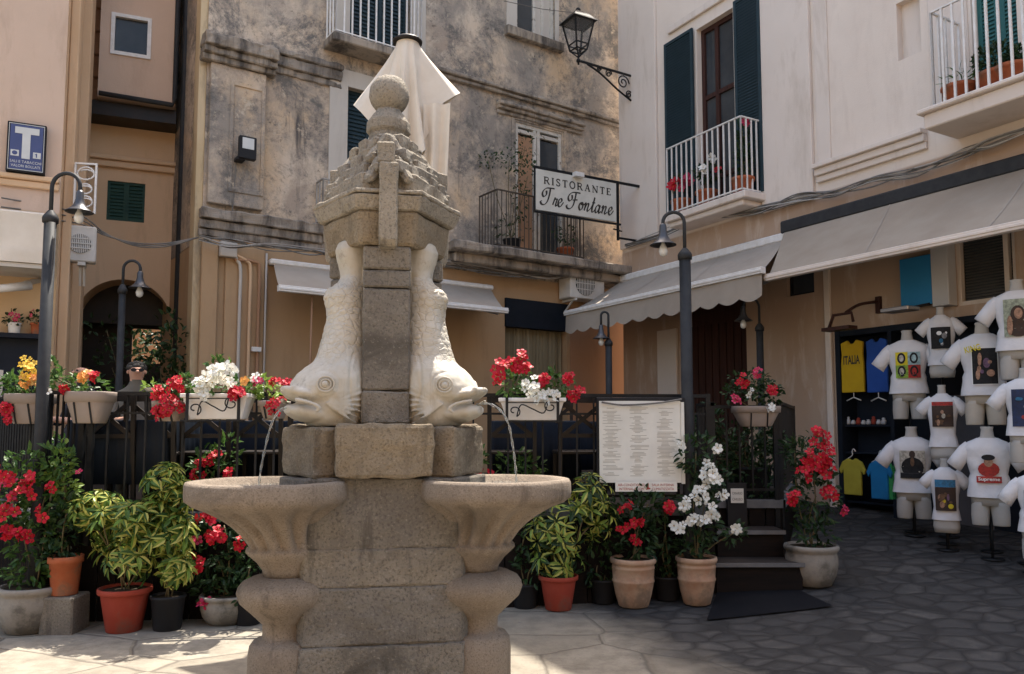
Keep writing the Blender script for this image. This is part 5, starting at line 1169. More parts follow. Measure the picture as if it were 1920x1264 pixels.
# tables and chairs on the deck
def chair(loc, rz, label):
    t = thing('cross_back_chair', label, 'chair', loc, 'dark chairs on the terrace', rz); A = WM[t.name]
    for x_, y_, h in ((-.2, -.2, .45), (.2, -.2, .45), (-.2, .2, .95), (.2, .2, .95)):
        mb = MB(A); mb.bar((x_, y_, 0), (x_, y_ + (.06 if h > .5 else 0), h), .034, .034); mb.build('leg', M['wood'], t)
    mb = MB(A); mb.box(-.22, .22, -.22, .2, .452, .485); mb.build('seat', M['wood'], t, bevel=.008)
    mb = MB(A); mb.bar((-.22, .255, .94), (.22, .255, .94), .03, .06); mb.bar((-.19, .235, .62), (.19, .235, .62), .025, .035); mb.bar((-.18, .24, .62), (.18, .25, .91), .022, .035); mb.bar((.18, .245, .62), (-.18, .255, .91), .022, .035); mb.build('backrest', M['wood'], t)
    return t
def table(loc, label):
    t = thing('bistro_table', label, 'table', loc, 'restaurant tables on the terrace'); A = WM[t.name]
    mb = MB(A); mb.box(-.4, .4, -.4, .4, .73, .755); mb.build('table_top', M['tabletop'], t, bevel=.006)
    mb = MB(A); rg_ = []
    for z_, e_, f_ in ((.758, .30, 0), (.757, .41, 0), (.74, .415, .004), (.55, .425, .014), (.22, .43, .022)):
        rg_.append([(e_ * c_[0] + f_ * math.sin(k_ * 2.1), e_ * c_[1] + f_ * math.cos(k_ * 2.7), z_) for k_, c_ in enumerate([(-1 + k * .1, -1) for k in range(20)] + [(1, -1 + k * .1) for k in range(20)] + [(1 - k * .1, 1) for k in range(20)] + [(-1, 1 - k * .1) for k in range(20)])])
    mb.loft(rg_, True, True); o = mb.build('tablecloth', M['navy'], None, recalc=False); tag(o, label.replace('grey topped table', 'dark tablecloth on the table'), 'tablecloth', 'dark tablecloths on the terrace')
    for sx in (-1, 1):
        for sy in (-1, 1): mb = MB(A); mb.bar((sx * .34, sy * .34, 0), (sx * .34, sy * .34, .729), .04, .04); mb.build('leg', M['wood'], t)
    return t
for i, (px, Y) in enumerate(((262, 7.15), (455, 7.9), (1000, 8.0), (620, 8.2), (1090, 9.4))):
    p = P(px, 800, Y); table((p.x, Y, DZ), ('grey topped table behind the left planters', 'grey topped table behind the left white flower box', 'grey topped table behind the right white flower box', 'grey topped table hidden behind the fountain', 'grey topped table farther back near the brown wall')[i])
ci = 0
for px, Y, rz in ((405, 7.15, PI), (500, 7.3, PI), (345, 7.4, PI * .5), (560, 7.6, -PI * .5), (960, 7.3, PI), (1085, 7.35, PI * 1.02), (1040, 8.7, 0), (420, 8.6, 0), (1180, 8.8, .6), (1240, 8.2, PI), (232, 6.95, PI), (305, 7.0, PI), (600, 7.2, PI)):
    p = P(px, 800, Y); chair((p.x, Y, DZ), rz, 'dark cross-backed wooden chair ' + ('with its back to the left white flower box', 'nearest the left basin behind the railing', 'side-on at the table behind the red flowers', 'side-on just left of the marble dolphin', 'with its back to the right white flower box', 'just left of the menu board', 'across the table behind the right flower box', 'across the table behind the left flower box', 'farther back behind the menu board', 'directly behind the tall lamp', 'behind the taller schefflera left of the geraniums', 'behind the geranium planter', 'hidden behind the fountain blocks')[ci]); ci += 1

# closed parasol
pp = P(764, 110, 7.0); pz = P(765, 78, 7.0).z
t = thing('parasol', 'half folded cream parasol behind the fountain top', 'parasol', (pp.x, 7.0, DZ))
mb = MB(); mb.tube([(pp.x, 7.0, DZ), (pp.x, 7.0, pz)], .026, 10); mb.build('pole', M['wood'], t)
mb = MB(); mb.lathe([(.02, pz - .03), (.13, pz - .02), (.135, pz), (.11, pz + .02), (.02, pz + .03)], (pp.x, 7.0, 0), 20); mb.build('top_cap', M['wood'], t)
# canopy: eight cloth panels hanging in folds; corner points traced in metres round the pole
mb = MB(); nA = 96; rows = []; k7 = 7.0 / 1500
tips = [(0, .46, -.46), (50, .30, -1.05), (95, .34, -1.35), (150, .36, -.95), (185, .50, -.54), (232, .30, -.95), (283, .20, -.60), (325, .30, -1.3)]
def tip(an):
    an = an % 360
    for i in range(8):
        a0 = tips[i]; a1 = tips[(i + 1) % 8]; e = a1[0] if i < 7 else 360
        if a0[0] <= an <= e:
            f = (an - a0[0]) / (e - a0[0]); s_ = .5 - .5 * math.cos(f * PI); dip = math.sin(f * PI)
            return (a0[1] + (a1[1] - a0[1]) * s_ - .20 * dip, a0[2] + (a1[2] - a0[2]) * s_ - .16 * dip)
for j in range(15):
    f = j / 14; row = []
    for i in range(nA):
        an = 360 * i / nA; r, dz = tip(an)
        rr_ = .10 + (r - .10) * f ** 1.05 + .02 * f * math.sin(i * .9 + 2 * f) + .008 * f * math.sin(i * 2.3); z = pz - .02 + dz * (f ** .92)
        row.append((pp.x + rr_ * math.cos(RAD(an)), 7.0 - rr_ * math.sin(RAD(an)), z))
    rows.append(row)
mb.loft(rows, True, False); mb.build('canopy', M['creamfab'], t, recalc=False)
# the panels that hang straight down
for (x0, x1, z0, zt, yo) in ((.16, .40, pz - 1.55, pz - .62, -.10), (-.02, .24, pz - 1.75, pz - .7, .06)):
    mb = MB(); vs = []; n = 22; m = 10
    for j in range(m + 1):
        for i in range(n + 1):
            f = i / n; g = j / m; vs.append((pp.x + x0 + (x1 - x0) * f * (1 - .12 * g), 7.0 + yo + .045 * math.sin(f * 11 + g) * (.4 + g * .6), zt + (z0 - zt) * g))
    mb.add(vs, [(j * (n + 1) + i, j * (n + 1) + i + 1, (j + 1) * (n + 1) + i + 1, (j + 1) * (n + 1) + i) for j in range(m) for i in range(n)], True); mb.build('hanging_cloth', M['creamfab'], t, recalc=False)
for dx, dz in ((-.08, .2), (.03, .1), (.06, .0)): mb = MB(); mb.tube([(pp.x + dx * .4, 6.93, pz - .55), (pp.x + dx, 6.9, pz - 1.5 + dz)], .008, 5); mb.build('strut', M['wood'], t)

# ================================================================ plants
rp = random.Random(21)
def rdir():
    while True:
        v = Vector((rp.uniform(-1, 1), rp.uniform(-1, 1), rp.uniform(-1, 1)))
        if .05 < v.length < 1: return v.normalized()
def leaf(mb, p, d, n, L, Wd, split=False, droop=.25):
    s = d.cross(n)
    if s.length < 1e-3: s = d.orthogonal()
    s.normalize(); n = s.cross(d).normalized()
    def q(t, k, h=0): return p + d * (L * t) - n * (L * droop * t * t) + s * (Wd * k) + n * h
    h = Wd * .18
    b, l1, m1, r1, l2, m2, r2, t = q(0, 0), q(.3, -.45, h), q(.3, 0), q(.3, .45, h), q(.68, -.40, h), q(.68, 0), q(.68, .40, h), q(1, 0)
    m0 = mb.m
    mb.add([b, l1, m1, r1, l2, m2, r2, t], [(0, 3, 2), (2, 3, 6, 5), (5, 6, 7)] if split else [(0, 3, 2), (2, 3, 6, 5), (5, 6, 7), (0, 2, 1), (1, 2, 5, 4), (4, 5, 7)], False)
    if split:
        mb.m = split; mb.add([b, l1, m1, l2, m2, t], [(0, 2, 1), (1, 2, 4, 3), (3, 4, 5)]); mb.m = m0
def blossom(mb, p, n, r, core=1):
    n = n.normalized(); u = n.orthogonal().normalized(); v = n.cross(u); a0 = rp.uniform(0, 6.28); vs = []; fs = []
    for k in range(5):
        a = a0 + k * 2 * PI / 5; e = u * math.cos(a) + v * math.sin(a); s = n.cross(e); i = len(vs); cup = rp.uniform(.05, .35)
        vs += [p + e * r * .12 - n * r * .1, p + e * r * .62 + s * r * .40 + n * r * cup * .6, p + e * r * 1.0 + s * r * .18 + n * r * cup, p + e * r * .98 - s * r * .2 + n * r * (cup - .08), p + e * r * .6 - s * r * .40 + n * r * cup * .45]
        fs.append((i, i + 1, i + 2, i + 3, i + 4))
    mb.add(vs, fs); m0 = mb.m; mb.m = core
    mb.add([p + u * r * .13, p + v * r * .13, p - u * r * .13, p - v * r * .13, p + n * r * .1], [(0, 1, 4), (1, 2, 4), (2, 3, 4), (3, 0, 4)]); mb.m = m0
def pot(kind, c, rt, h, par):
    mb = MB(); s = rt
    if kind == 'plastic': pr = [(.62, 0), (.66, .02), (.90, .86), (.90, .87), (1.0, .875), (1.02, .90), (1.02, .985), (1.0, 1), (.92, 1), (.90, .93), (.02, .92)]; m = 'plasticred'
    elif kind == 'terra': pr = [(.72, 0), (.74, .02), (.90, .82), (1.0, .83), (1.0, 1), (.92, 1), (.9, .93), (.02, .92)]; m = 'terra'
    elif kind == 'urn': pr = [(.60, 0), (.66, .02), (.80, .25), (.90, .5), (.93, .52), (.93, .55), (.905, .57), (.93, .78), (.95, .79), (.95, .82), (.92, .84), (.93, .88), (1.0, .90), (1.03, .94), (1.0, 1), (.88, 1), (.85, .94), (.02, .93)]; m = 'clay'
    elif kind == 'bowl': pr = [(.62, 0), (.72, .02), (.88, .25), (.96, .5), (.97, .7), (.93, .80), (.94, .84), (1.0, .88), (1.03, .94), (1.0, 1), (.88, 1), (.85, .93), (.02, .92)]; m = 'greypot'
    else: pr = [(.75, 0), (.78, .03), (.95, .9), (1.0, .92), (1.0, 1), (.9, 1), (.88, .92), (.02, .91)]; m = kind
    mb.lathe([(a * s, b * h) for a, b in pr], c, 32); o = mb.build('pot', M[m], par)
    mb = MB(); mb.lathe([(.001, h * .93), (rt * .86, h * .93), (rt * .86, h * .945), (.001, h * .955)], c, 16); mb.build('soil', M['soil'], o); return o
def plant(label, cat, base, Y, blobs, flowers, kind=None, potw=0, poth=0, leafm='leaf', L=.07, Wd=.032, dens=1.0, name='potted_plant', group=None, sch=False, fr=.036, stems=True, pz=None, dk=.8):
    b = Vector(base); t = thing(name, label, cat, base, group); k = Y / FPX
    if kind: pot(kind, b, potw / 2, poth, t)
    mb = MB(); top = b + Vector((0, 0, poth)); sm = MB()
    for bl in blobs:
        px, py, rx, ry = bl[:4]; c = P(px, py, Y + (bl[4] if len(bl) > 4 else 0)); rx *= k; ry *= k; rz_ = max(.04, rx * dk)
        if stems: sm.tube(smooth_path([top + Vector((rp.uniform(-.04, .04), 0, -.03)), top.lerp(c, .5) + Vector((rp.uniform(-.05, .05), rp.uniform(-.04, .04), 0)), c], 4), .006, 5)
        area = rx * ry; n = int(dens * area * (3600 if not sch else 330) * (.07 / L) ** (2 if not sch else 1)) + 12
        for _ in range(n):
            d = rdir(); r = .35 + .65 * rp.random() ** .45; p = c + Vector((d.x * rx, d.y * rz_, d.z * ry)) * r
            if sch:
                ax = (d + Vector((0, 0, .5))).normalized(); u = ax.orthogonal().normalized(); v = ax.cross(u); q = 7; sc = rp.uniform(.7, 1.25)
                for j in range(q):
                    a = 2 * PI * j / q + rp.uniform(-.2, .2); e = (u * math.cos(a) + v * math.sin(a) + ax * .15).normalized(); mb.m = rp.choice((0, 0, 1)); leaf(mb, p + e * .015, e, ax, L * sc, L * .36 * sc, 2 if rp.random() < .75 else False, .35); mb.m = 0
            else:
                e = (d * .8 + rdir() * .7 + Vector((0, 0, .25))).normalized(); nn = (Vector((0, -.3, .8)) + rdir() * .7).normalized(); s = rp.uniform(.65, 1.25); leaf(mb, p, e, nn, L * s, Wd * s)
    if mb.v: mb.build('foliage', [M[leafm], M['leafl'], M['leafy']] if sch else M[leafm], t, recalc=False)
    if sm.v: sm.build('stems', M['stem'], t, recalc=False)
    by = {}
    for f in flowers:
        px, py, rad, n, m = f[:5]; s = f[5] if len(f) > 5 else fr
        q = by.setdefault(m, MB()); c = P(px, py, Y - .05 - (blobs[0][2] * k * .5 if blobs else 0))
        for _ in range(n):
            d = rdir(); d.y = -abs(d.y); p = c + d * rad * k * rp.random() ** .4; blossom(q, p, Vector((d.x * .9, -1 + rp.uniform(-.2, .6), d.z * .7 + .35)) + rdir() * .35, s * rp.uniform(.8, 1.15))
    for m, q in by.items(): q.build('blossoms', [M[m], M['flcore']], t, recalc=False)
    return t
def gp(px, py): p = G(px, py); return p, p.y
# --- left of the fountain
b, Y = gp(57, 1182); plant('wide grey stone pot with tall red flowering vine at the left edge', 'potted plant', b, Y, [(60, 1010, 42, 85), (50, 890, 42, 50), (105, 865, 35, 30), (25, 940, 35, 60), (85, 930, 40, 60), (60, 1075, 50, 25)],
    [(15, 885, 18, 7, 'red'), (42, 920, 24, 10, 'red'), (20, 955, 20, 8, 'red'), (78, 963, 12, 4, 'red'), (40, 1005, 16, 8, 'red'), (8, 1000, 14, 6, 'red'), (96, 912, 9, 3, 'red'), (60, 900, 12, 4, 'red'), (15, 915, 18, 6, 'pink')], 'bowl', .47, .34, fr=.04)
p = P(118, 1115, 6.2); mb = MB(); mb.box(p.x - .12, p.x + .13, 6.1, 6.36, -.02, p.z - .003); o = mb.build('stone_block', M['granite'], None, bevel=.012); tag(o, 'low stone block carrying the orange pot in the left corner', 'stone block')
plant('orange terracotta pot with dark foliage on the stone block', 'potted plant', (p.x, 6.22, p.z), 6.22, [(112, 1005, 32, 42), (125, 960, 25, 30), (105, 1035, 38, 20)], [], 'terra', .25, .29, 'leafd')
b, Y = gp(232, 1182); plant('red plastic pot with spreading yellow variegated schefflera', 'potted plant', b, Y, [(230, 985, 85, 50), (185, 945, 45, 30), (275, 975, 55, 45), (160, 960, 25, 25), (240, 1045, 60, 45), (300, 1000, 40, 40)], [], 'plastic', .385, .325, 'leaf', L=.10, sch=True, dens=1.1)
plant('taller variegated schefflera squeezed behind the red plastic pot', 'potted plant', (P(318, 1100, 6.3).x, 6.28, .0), 6.28, [(310, 900, 38, 35), (305, 955, 40, 40), (335, 930, 20, 30), (330, 1000, 30, 45), (325, 1060, 34, 36)], [], 'black', .26, .26, 'leaf', L=.10, sch=True, dens=1.2)
b, Y = gp(425, 1166); plant('grey stone pot with red flowering vine beside the left basin', 'potted plant', b, Y, [(405, 1040, 42, 70), (420, 985, 30, 40), (395, 1100, 32, 35), (440, 1060, 25, 50)],
    [(385, 970, 18, 9, 'red'), (405, 1003, 18, 10, 'red'), (365, 1015, 7, 2, 'pink'), (450, 1018, 10, 5, 'red'), (372, 1060, 12, 6, 'red'), (385, 1130, 12, 4, 'pink'), (365, 1045, 8, 3, 'red')], 'bowl', .42, .22, 'leafd', fr=.042)
plant('plant with a spray of red blossoms behind the railing bars', 'potted plant', (P(395, 960, 6.85).x, 6.85, DZ), 6.85, [(390, 880, 35, 40), (425, 850, 25, 35)], [(402, 858, 12, 6, 'red'), (372, 882, 18, 7, 'red'), (385, 868, 12, 5, 'red'), (430, 888, 10, 3, 'red')], 'black', .22, .2, 'leaf')
# --- right of the fountain
b, Y = gp(1047, 1142); plant('small red plastic pot with dark variegated schefflera by the right basin', 'potted plant', b, Y, [(1060, 985, 60, 55), (1100, 925, 45, 40), (1015, 1000, 35, 40), (1040, 1050, 48, 28), (1120, 970, 30, 40)], [], 'plastic', .33, .28, 'leafd', L=.10, sch=True, dens=.8)
b, Y = gp(1188, 1136); plant('pale terracotta urn with sparse red flowers below the menu', 'potted plant', b, Y, [(1195, 1005, 38, 55), (1180, 955, 35, 35), (1215, 945, 35, 35)], [(1175, 950, 13, 6, 'red'), (1195, 975, 14, 6, 'red'), (1190, 1012, 9, 3, 'red'), (1256, 950, 15, 8, 'red'), (1166, 990, 9, 3, 'red')], 'urn', .38, .40, 'leafd')
b, Y = gp(1307, 1132); plant('banded terracotta urn with white star flowers beside the steps', 'potted plant', b, Y, [(1310, 965, 34, 65), (1305, 850, 38, 38), (1330, 895, 30, 40), (1300, 1025, 32, 32), (1375, 1000, 22, 18)],
    [(1333, 890, 24, 15, 'white'), (1315, 930, 18, 8, 'white'), (1350, 930, 10, 4, 'white'), (1284, 945, 12, 6, 'white'), (1332, 960, 14, 7, 'white'), (1302, 975, 10, 4, 'white'), (1320, 980, 10, 4, 'white'), (1272, 990, 11, 7, 'white'), (1385, 990, 7, 3, 'white'), (1345, 840, 7, 3, 'white'), (1275, 835, 7, 3, 'white')], 'urn', .34, .39, 'leafd', fr=.042)
b, Y = gp(1523, 1096); plant('round grey stone pot with tall red flowers right of the steps', 'potted plant', b, Y, [(1530, 930, 42, 70), (1520, 860, 34, 50), (1528, 1000, 38, 32), (1490, 845, 22, 28)],
    [(1535, 820, 18, 11, 'red'), (1525, 862, 20, 12, 'red'), (1505, 880, 20, 10, 'red'), (1548, 880, 20, 11, 'red'), (1490, 935, 13, 7, 'red'), (1555, 920, 18, 9, 'red'), (1582, 955, 7, 3, 'pink'), (1545, 850, 18, 10, 'red')], 'bowl', .46, .35, 'leafd', fr=.042)
plant('dense dark evergreen shrub behind the gate railing', 'shrub', (P(1412, 980, 8.1).x, 8.1, DZ), 8.1, [(1410, 900, 58, 85), (1400, 830, 50, 45), (1345, 860, 45, 65), (1435, 960, 35, 40), (1330, 790, 30, 30), (1450, 840, 30, 40)], [], 'black', .4, .3, 'leafd', dens=1.1)
plant('low green plant on the deck edge behind the right basin', 'potted plant', (P(965, 930, 7.1).x, 7.1, DZ), 7.1, [(965, 870, 40, 26), (990, 880, 30, 20)], [], 'black', .3, .15, 'leaf')
plant('small red flowering plant peeping over the right basin', 'potted plant', (P(897, 930, 7.05).x, 7.05, DZ), 7.05, [(897, 865, 14, 24)], [(893, 843, 7, 5, 'red'), (895, 877, 7, 4, 'red'), (918, 888, 5, 2, 'red')], 'black', .2, .12, 'leaf')
plant('green climbing plant at the corner rail above the orange pot', 'potted plant', (P(118, 960, 6.3).x, 6.32, DZ - .12), 6.3, [(118, 880, 22, 50), (125, 920, 20, 30)], [(150, 886, 8, 1, 'pink')], 'black', .16, .12, 'leafl', L=.055, dens=.6)
for i, (px, Y, bl, lab) in enumerate(((120, 6.9, [(120, 860, 35, 50), (95, 900, 25, 40)], 'leafy green filler shrub inside the corner railing'), (470, 6.45, [(470, 1060, 30, 60), (460, 1110, 40, 30)], 'low dark shrub against the deck behind the left basin'),
        (985, 6.9, [(985, 1000, 30, 60), (1000, 1060, 40, 40)], 'dark shrub against the deck behind the right basin'), (1130, 6.98, [(1130, 990, 34, 55), (1120, 1060, 34, 40)], 'dark shrub squeezed between red pot and pale urn'), (1250, 7.0, [(1248, 1000, 30, 50), (1250, 1060, 26, 40), (1245, 930, 22, 30)], 'dark shrub squeezed between the two terracotta urns'))):
    x_ = P(px, 1000, Y).x; zz_ = DZ if i == 0 else gz(x_, Y); plant(lab, 'shrub', (x_, Y, zz_), Y, bl, [], 'black', .24, .2, 'leaf' if i == 0 else 'leafd', name='shrub', dens=.8, group='filler shrubs along the deck')
# --- railing planters
def flower_box(px0, px1, y0, y1, Y, label, blobs, flowers, group):
    a = P(px0, y0, Y); b = P(px1, y1, Y); ins = (b.x - a.x) * .12; t = thing('flower_box', label, 'flower box', ((a.x + b.x) / 2, Y, b.z), group)
    zt, zb2 = a.z, b.z; y0_, y1_ = Y - .12, Y + .10
    mb = MB(); mb.loft([[(a.x + ins, y0_ + .04, zb2), (b.x - ins, y0_ + .04, zb2), (b.x - ins, y1_ - .04, zb2), (a.x + ins, y1_ - .04, zb2)], [(a.x + .02, y0_, zt - .035), (b.x - .02, y0_, zt - .035), (b.x - .02, y1_, zt - .035), (a.x + .02, y1_, zt - .035)],
        [(a.x, y0_ - .015, zt - .03), (b.x, y0_ - .015, zt - .03), (b.x, y1_ + .015, zt - .03), (a.x, y1_ + .015, zt - .03)], [(a.x, y0_ - .015, zt), (b.x, y0_ - .015, zt), (b.x, y1_ + .015, zt), (a.x, y1_ + .015, zt)],
        [(a.x + .02, y0_ + .01, zt), (b.x - .02, y0_ + .01, zt), (b.x - .02, y1_ - .01, zt), (a.x + .02, y1_ - .01, zt)], [(a.x + .03, y0_ + .02, zt - .03), (b.x - .03, y0_ + .02, zt - .03), (b.x - .03, y1_ - .02, zt - .03), (a.x + .03, y1_ - .02, zt - .03)]], False)
    mb.build('box', M['whitebox'], t, bevel=.004)
    mb = MB(); xa, xb = a.x + ins * 1.05, b.x - ins * 1.05; yf = y0_ - .03; hm = (zt + zb2) / 2; hh = (zt - zb2)
    for x_ in (xa, xb): mb.box(x_ - .012, x_ + .012, yf - .006, yf + .002, zb2 - .02, zt + .0); mb.box(x_ - .01, x_ + .01, yf, Y + .12, zb2 - .025, zb2 - .018)
    mb.box(xa, xb, yf - .004, yf, zt - .045, zt - .037); mb.box(xa - .05, xb + .05, yf - .004, yf, zb2 - .018, zb2 - .006)
    w_ = xb - xa; sp = []
    for k in range(15): an = PI * 1.5 - k * .42; r = .012 + .0026 * k * hh / .18 * 1.0; sp.append((xa + w_ * .14 + r * math.cos(an) * 1.15, yf, hm - hh * .1 + r * math.sin(an)))
    sp2 = [(xb - w_ * .14 - (p_[0] - xa - w_ * .14), yf, hm * 2 - p_[2] - 0) for p_ in sp][::-1]
    mb.tube(smooth_path(sp, 2), .0055, 5); mb.tube(smooth_path(sp2, 2), .0055, 5); mb.tube(smooth_path([sp[-1], (xa + w_ * .28, yf, hm + hh * .18), (xa + w_ * .5, yf, hm), (xa + w_ * .72, yf, hm - hh * .18), sp2[0]], 5), .0055, 5)
    mb.build('scroll_holder', M['iron'], t)
    q = plant(label.split(' in ')[0] if False else 'x', 'x', ((a.x + b.x) / 2, Y, zt - .03), Y, blobs, flowers, None, 0, 0, 'leaf', L=.06, fr=.042)
    for ch in list(q.children): ch.parent = t; ch.matrix_parent_inverse = Matrix.Translation(-(Vector(t.location) - Vector(q.location)))
    bpy.data.objects.remove(q); return t
flower_box(350, 475, 739, 786, 6.42, 'cream flower box of white flowers on the railing left of the fountain', [(400, 728, 45, 22), (412, 690, 20, 22), (450, 725, 25, 20)],
    [(405, 703, 20, 11, 'white', .052), (428, 692, 10, 5, 'white', .052), (376, 722, 13, 8, 'white', .046), (432, 722, 12, 4, 'white'), (442, 734, 14, 9, 'red'), (456, 712, 6, 2, 'orange'), (385, 740, 10, 4, 'white')], 'cream flower boxes with scrolled holders')
flower_box(935, 1060, 747, 788, 6.78, 'cream flower box of red and white flowers right of the fountain', [(958, 712, 28, 32), (1000, 735, 40, 18), (1045, 722, 26, 28), (975, 690, 14, 20)],
    [(965, 682, 14, 9, 'red'), (938, 692, 18, 11, 'red'), (978, 668, 11, 6, 'red'), (986, 690, 11, 6, 'red'), (1022, 715, 13, 8, 'red'), (1000, 725, 18, 11, 'white'), (1015, 747, 20, 12, 'white'), (1040, 742, 12, 6, 'white'), (1066, 712, 11, 6, 'red'), (1078, 740, 14, 7, 'red'), (930, 718, 5, 2, 'red')], 'cream flower boxes with scrolled holders')
def saddle(px0, px1, y0, y1, Y, label, blobs, flowers, lm='leaf'):
    a = P(px0, y0, Y); b = P(px1, y1, Y); t = thing('saddle_planter', label, 'planter', ((a.x + b.x) / 2, Y, b.z), 'taupe planters sitting on the railing'); w_ = b.x - a.x; zt, zb2 = a.z, b.z; h = zt - zb2
    def ring(f, z, n=28):
        return [((a.x + b.x) / 2 + w_ / 2 * f * (1 if math.cos(q) > 0 else -1) * abs(math.cos(q)) ** .55, Y + .15 * f * (1 if math.sin(q) > 0 else -1) * abs(math.sin(q)) ** .55, z) for q in [2 * PI * k / n for k in range(n)]]
    mb = MB(); mb.loft([ring(.60, zb2), ring(.64, zb2 + .01), ring(.90, zt - h * .33), ring(.90, zt - h * .325), ring(.98, zt - h * .31), ring(1.0, zt - .01), ring(.99, zt), ring(.9, zt), ring(.88, zt - .04)]); mb.build('planter_body', M['planter'], t)
    mb = MB()
    for f in (-.18, .16):
        x_ = (a.x + b.x) / 2 + w_ * f; mb.bar((x_, Y - .15 * .90 - .002, zt - h * .34), (x_ + .006, Y - .15 * .60 - .003, zb2), .012, .008)
    mb.build('groove', M['iron'], t)
    mb = MB(); mb.lathe([(.001, zt - .03), (w_ * .42, zt - .03), (w_ * .42, zt - .02), (.001, zt - .015)], ((a.x + b.x) / 2, Y, 0), 16, 1, .6); mb.build('soil', M['soil'], t)
    q = plant('x', 'x', ((a.x + b.x) / 2, Y, zt - .03), Y, blobs, flowers, None, 0, 0, lm, L=.055, fr=.034)
    for ch in list(q.children): ch.parent = t; ch.matrix_parent_inverse = Matrix.Translation(-(Vector(t.location) - Vector(q.location)))
    bpy.data.objects.remove(q); return t
saddle(18, 96, 739, 795, 6.75, 'taupe planter of yellow flowers at the left edge beside the near lamp', [(50, 715, 36, 22), (28, 722, 26, 20), (95, 700, 16, 30)], [(55, 690, 22, 14, 'yellow'), (62, 706, 14, 8, 'orange'), (48, 712, 14, 5, 'orange'), (8, 765, 14, 10, 'red'), (15, 785, 10, 6, 'red')])
saddle(130, 210, 735, 794, 6.42, 'taupe planter of small orange flowers on the left corner railing', [(165, 722, 38, 16), (110, 712, 16, 20), (140, 718, 14, 14)], [(158, 708, 13, 8, 'orange'), (176, 705, 10, 5, 'red'), (90, 732, 8, 4, 'white'), (122, 727, 7, 6, 'red'), (185, 712, 8, 2, 'red')], 'leaf')
saddle(292, 350, 752, 790, 6.46, 'small planter overflowing with bright red geraniums left of the cream box', [(320, 740, 30, 22), (345, 715, 16, 16)], [(308, 762, 24, 34, 'red'), (328, 722, 17, 14, 'red'), (300, 737, 14, 10, 'red'), (335, 765, 12, 9, 'red')])
saddle(488, 540, 752, 785, 6.5, 'small planter of red flowers between the cream box and the dolphin', [(510, 738, 30, 20), (495, 722, 20, 14)], [(520, 718, 14, 8, 'red'), (522, 758, 20, 12, 'red'), (482, 716, 8, 4, 'pink'), (480, 708, 7, 3, 'white'), (535, 722, 8, 4, 'red')], 'leafl')
saddle(1372, 1462, 762, 800, 7.66, 'taupe planter of dark red flowers on the gate railing', [(1405, 722, 42, 28), (1440, 740, 28, 24), (1375, 738, 20, 16)], [(1395, 712, 15, 7, 'red'), (1420, 700, 11, 6, 'pink'), (1447, 735, 11, 8, 'red'), (1380, 750, 12, 5, 'pink'), (1447, 765, 8, 4, 'white'), (1405, 735, 10, 3, 'white', .026)], 'leafd')
plant('little green plant in a dish on the railing left of the geraniums', 'potted plant', (P(285, 738, 6.6).x, 6.6, RZ + .017), 6.6, [(285, 727, 13, 10)], [], 'whitemetal', .12, .03, 'leafl', L=.05)
# --- balconies and facades
def on(F, px, py, w, z=None):
    u, zz_ = F.hit(px, py, w); p = F.pt(u, z if z is not None else zz_, w); return p, p.y
for px, lab, bl, fl, lm in ((1278, 'balcony pot of red and pink geraniums at the left of the white railing', [(1278, 342, 20, 14)], [(1265, 345, 10, 9, 'red'), (1290, 335, 10, 8, 'pink'), (1278, 352, 9, 5, 'pink')], 'leafd'),
                        (1325, 'balcony pot of pale pink flowers in the middle of the white railing', [(1325, 325, 24, 18)], [(1318, 318, 9, 4, 'white'), (1345, 322, 7, 4, 'red'), (1335, 295, 6, 3, 'white')], 'leafd'),
                        (1393, 'tall climbing balcony plant at the right end of the white railing', [(1393, 300, 14, 38), (1392, 245, 10, 22)], [(1400, 228, 7, 2, 'pink')], 'leafd')):
    p, Y = on(R_, px, 365, .25, 4.785); plant(lab, 'balcony plant', p, Y, bl, fl, 'terra', .34, .24, lm, L=.08, dens=2.0, Wd=.04, fr=.06, group='balcony plants of the pale building')
for px, lab, bl, lm, L in ((1800, 'spiky green plant in a terracotta pot on the upper right balcony', [(1800, 155, 24, 26)], 'leaf', .13), (1868, 'rounded dark bush in terracotta pots on the upper right balcony', [(1868, 115, 42, 34), (1905, 115, 24, 30)], 'leafd', .05), (1900, 'partly cut off pot plant at the right end of the balcony', [(1915, 130, 20, 26)], 'leafd', .06)):
    p, Y = on(R_, px, 195, .30, 4.915); plant(lab, 'balcony plant', p, Y, bl, [], 'terra', .36, .24, lm, L=L, dens=2.6, Wd=L * (.14 if L > .1 else .5), group='balcony plants of the pale building')
p, Y = on(W_, 960, 450, .3, 4.31); plant('straggly half dead climber over the iron balcony window', 'climbing plant', p, Y, [(955, 300, 38, 22), (990, 330, 26, 30), (985, 275, 20, 30), (960, 430, 34, 26), (975, 375, 16, 40), (915, 300, 20, 16)], [], 'black', .3, .2, 'leafd', L=.055, dens=.22)
p, Y = on(W_, 1060, 440, .3, 4.31); plant('low green balcony plants behind the restaurant sign', 'balcony plant', p, Y, [(1060, 440, 25, 18)], [], 'terra', .3, .2, 'leafd', L=.06, dens=.5)
plant('dark ivy hanging at the right side of the arched passage', 'climbing plant', (P(330, 800, 10.3).x, 10.3, DZ), 10.3, [(335, 650, 40, 45), (340, 720, 34, 40), (318, 600, 22, 16), (300, 690, 30, 50)], [], 'black', .4, .3, 'leafd', dens=.5, L=.09, Wd=.05)
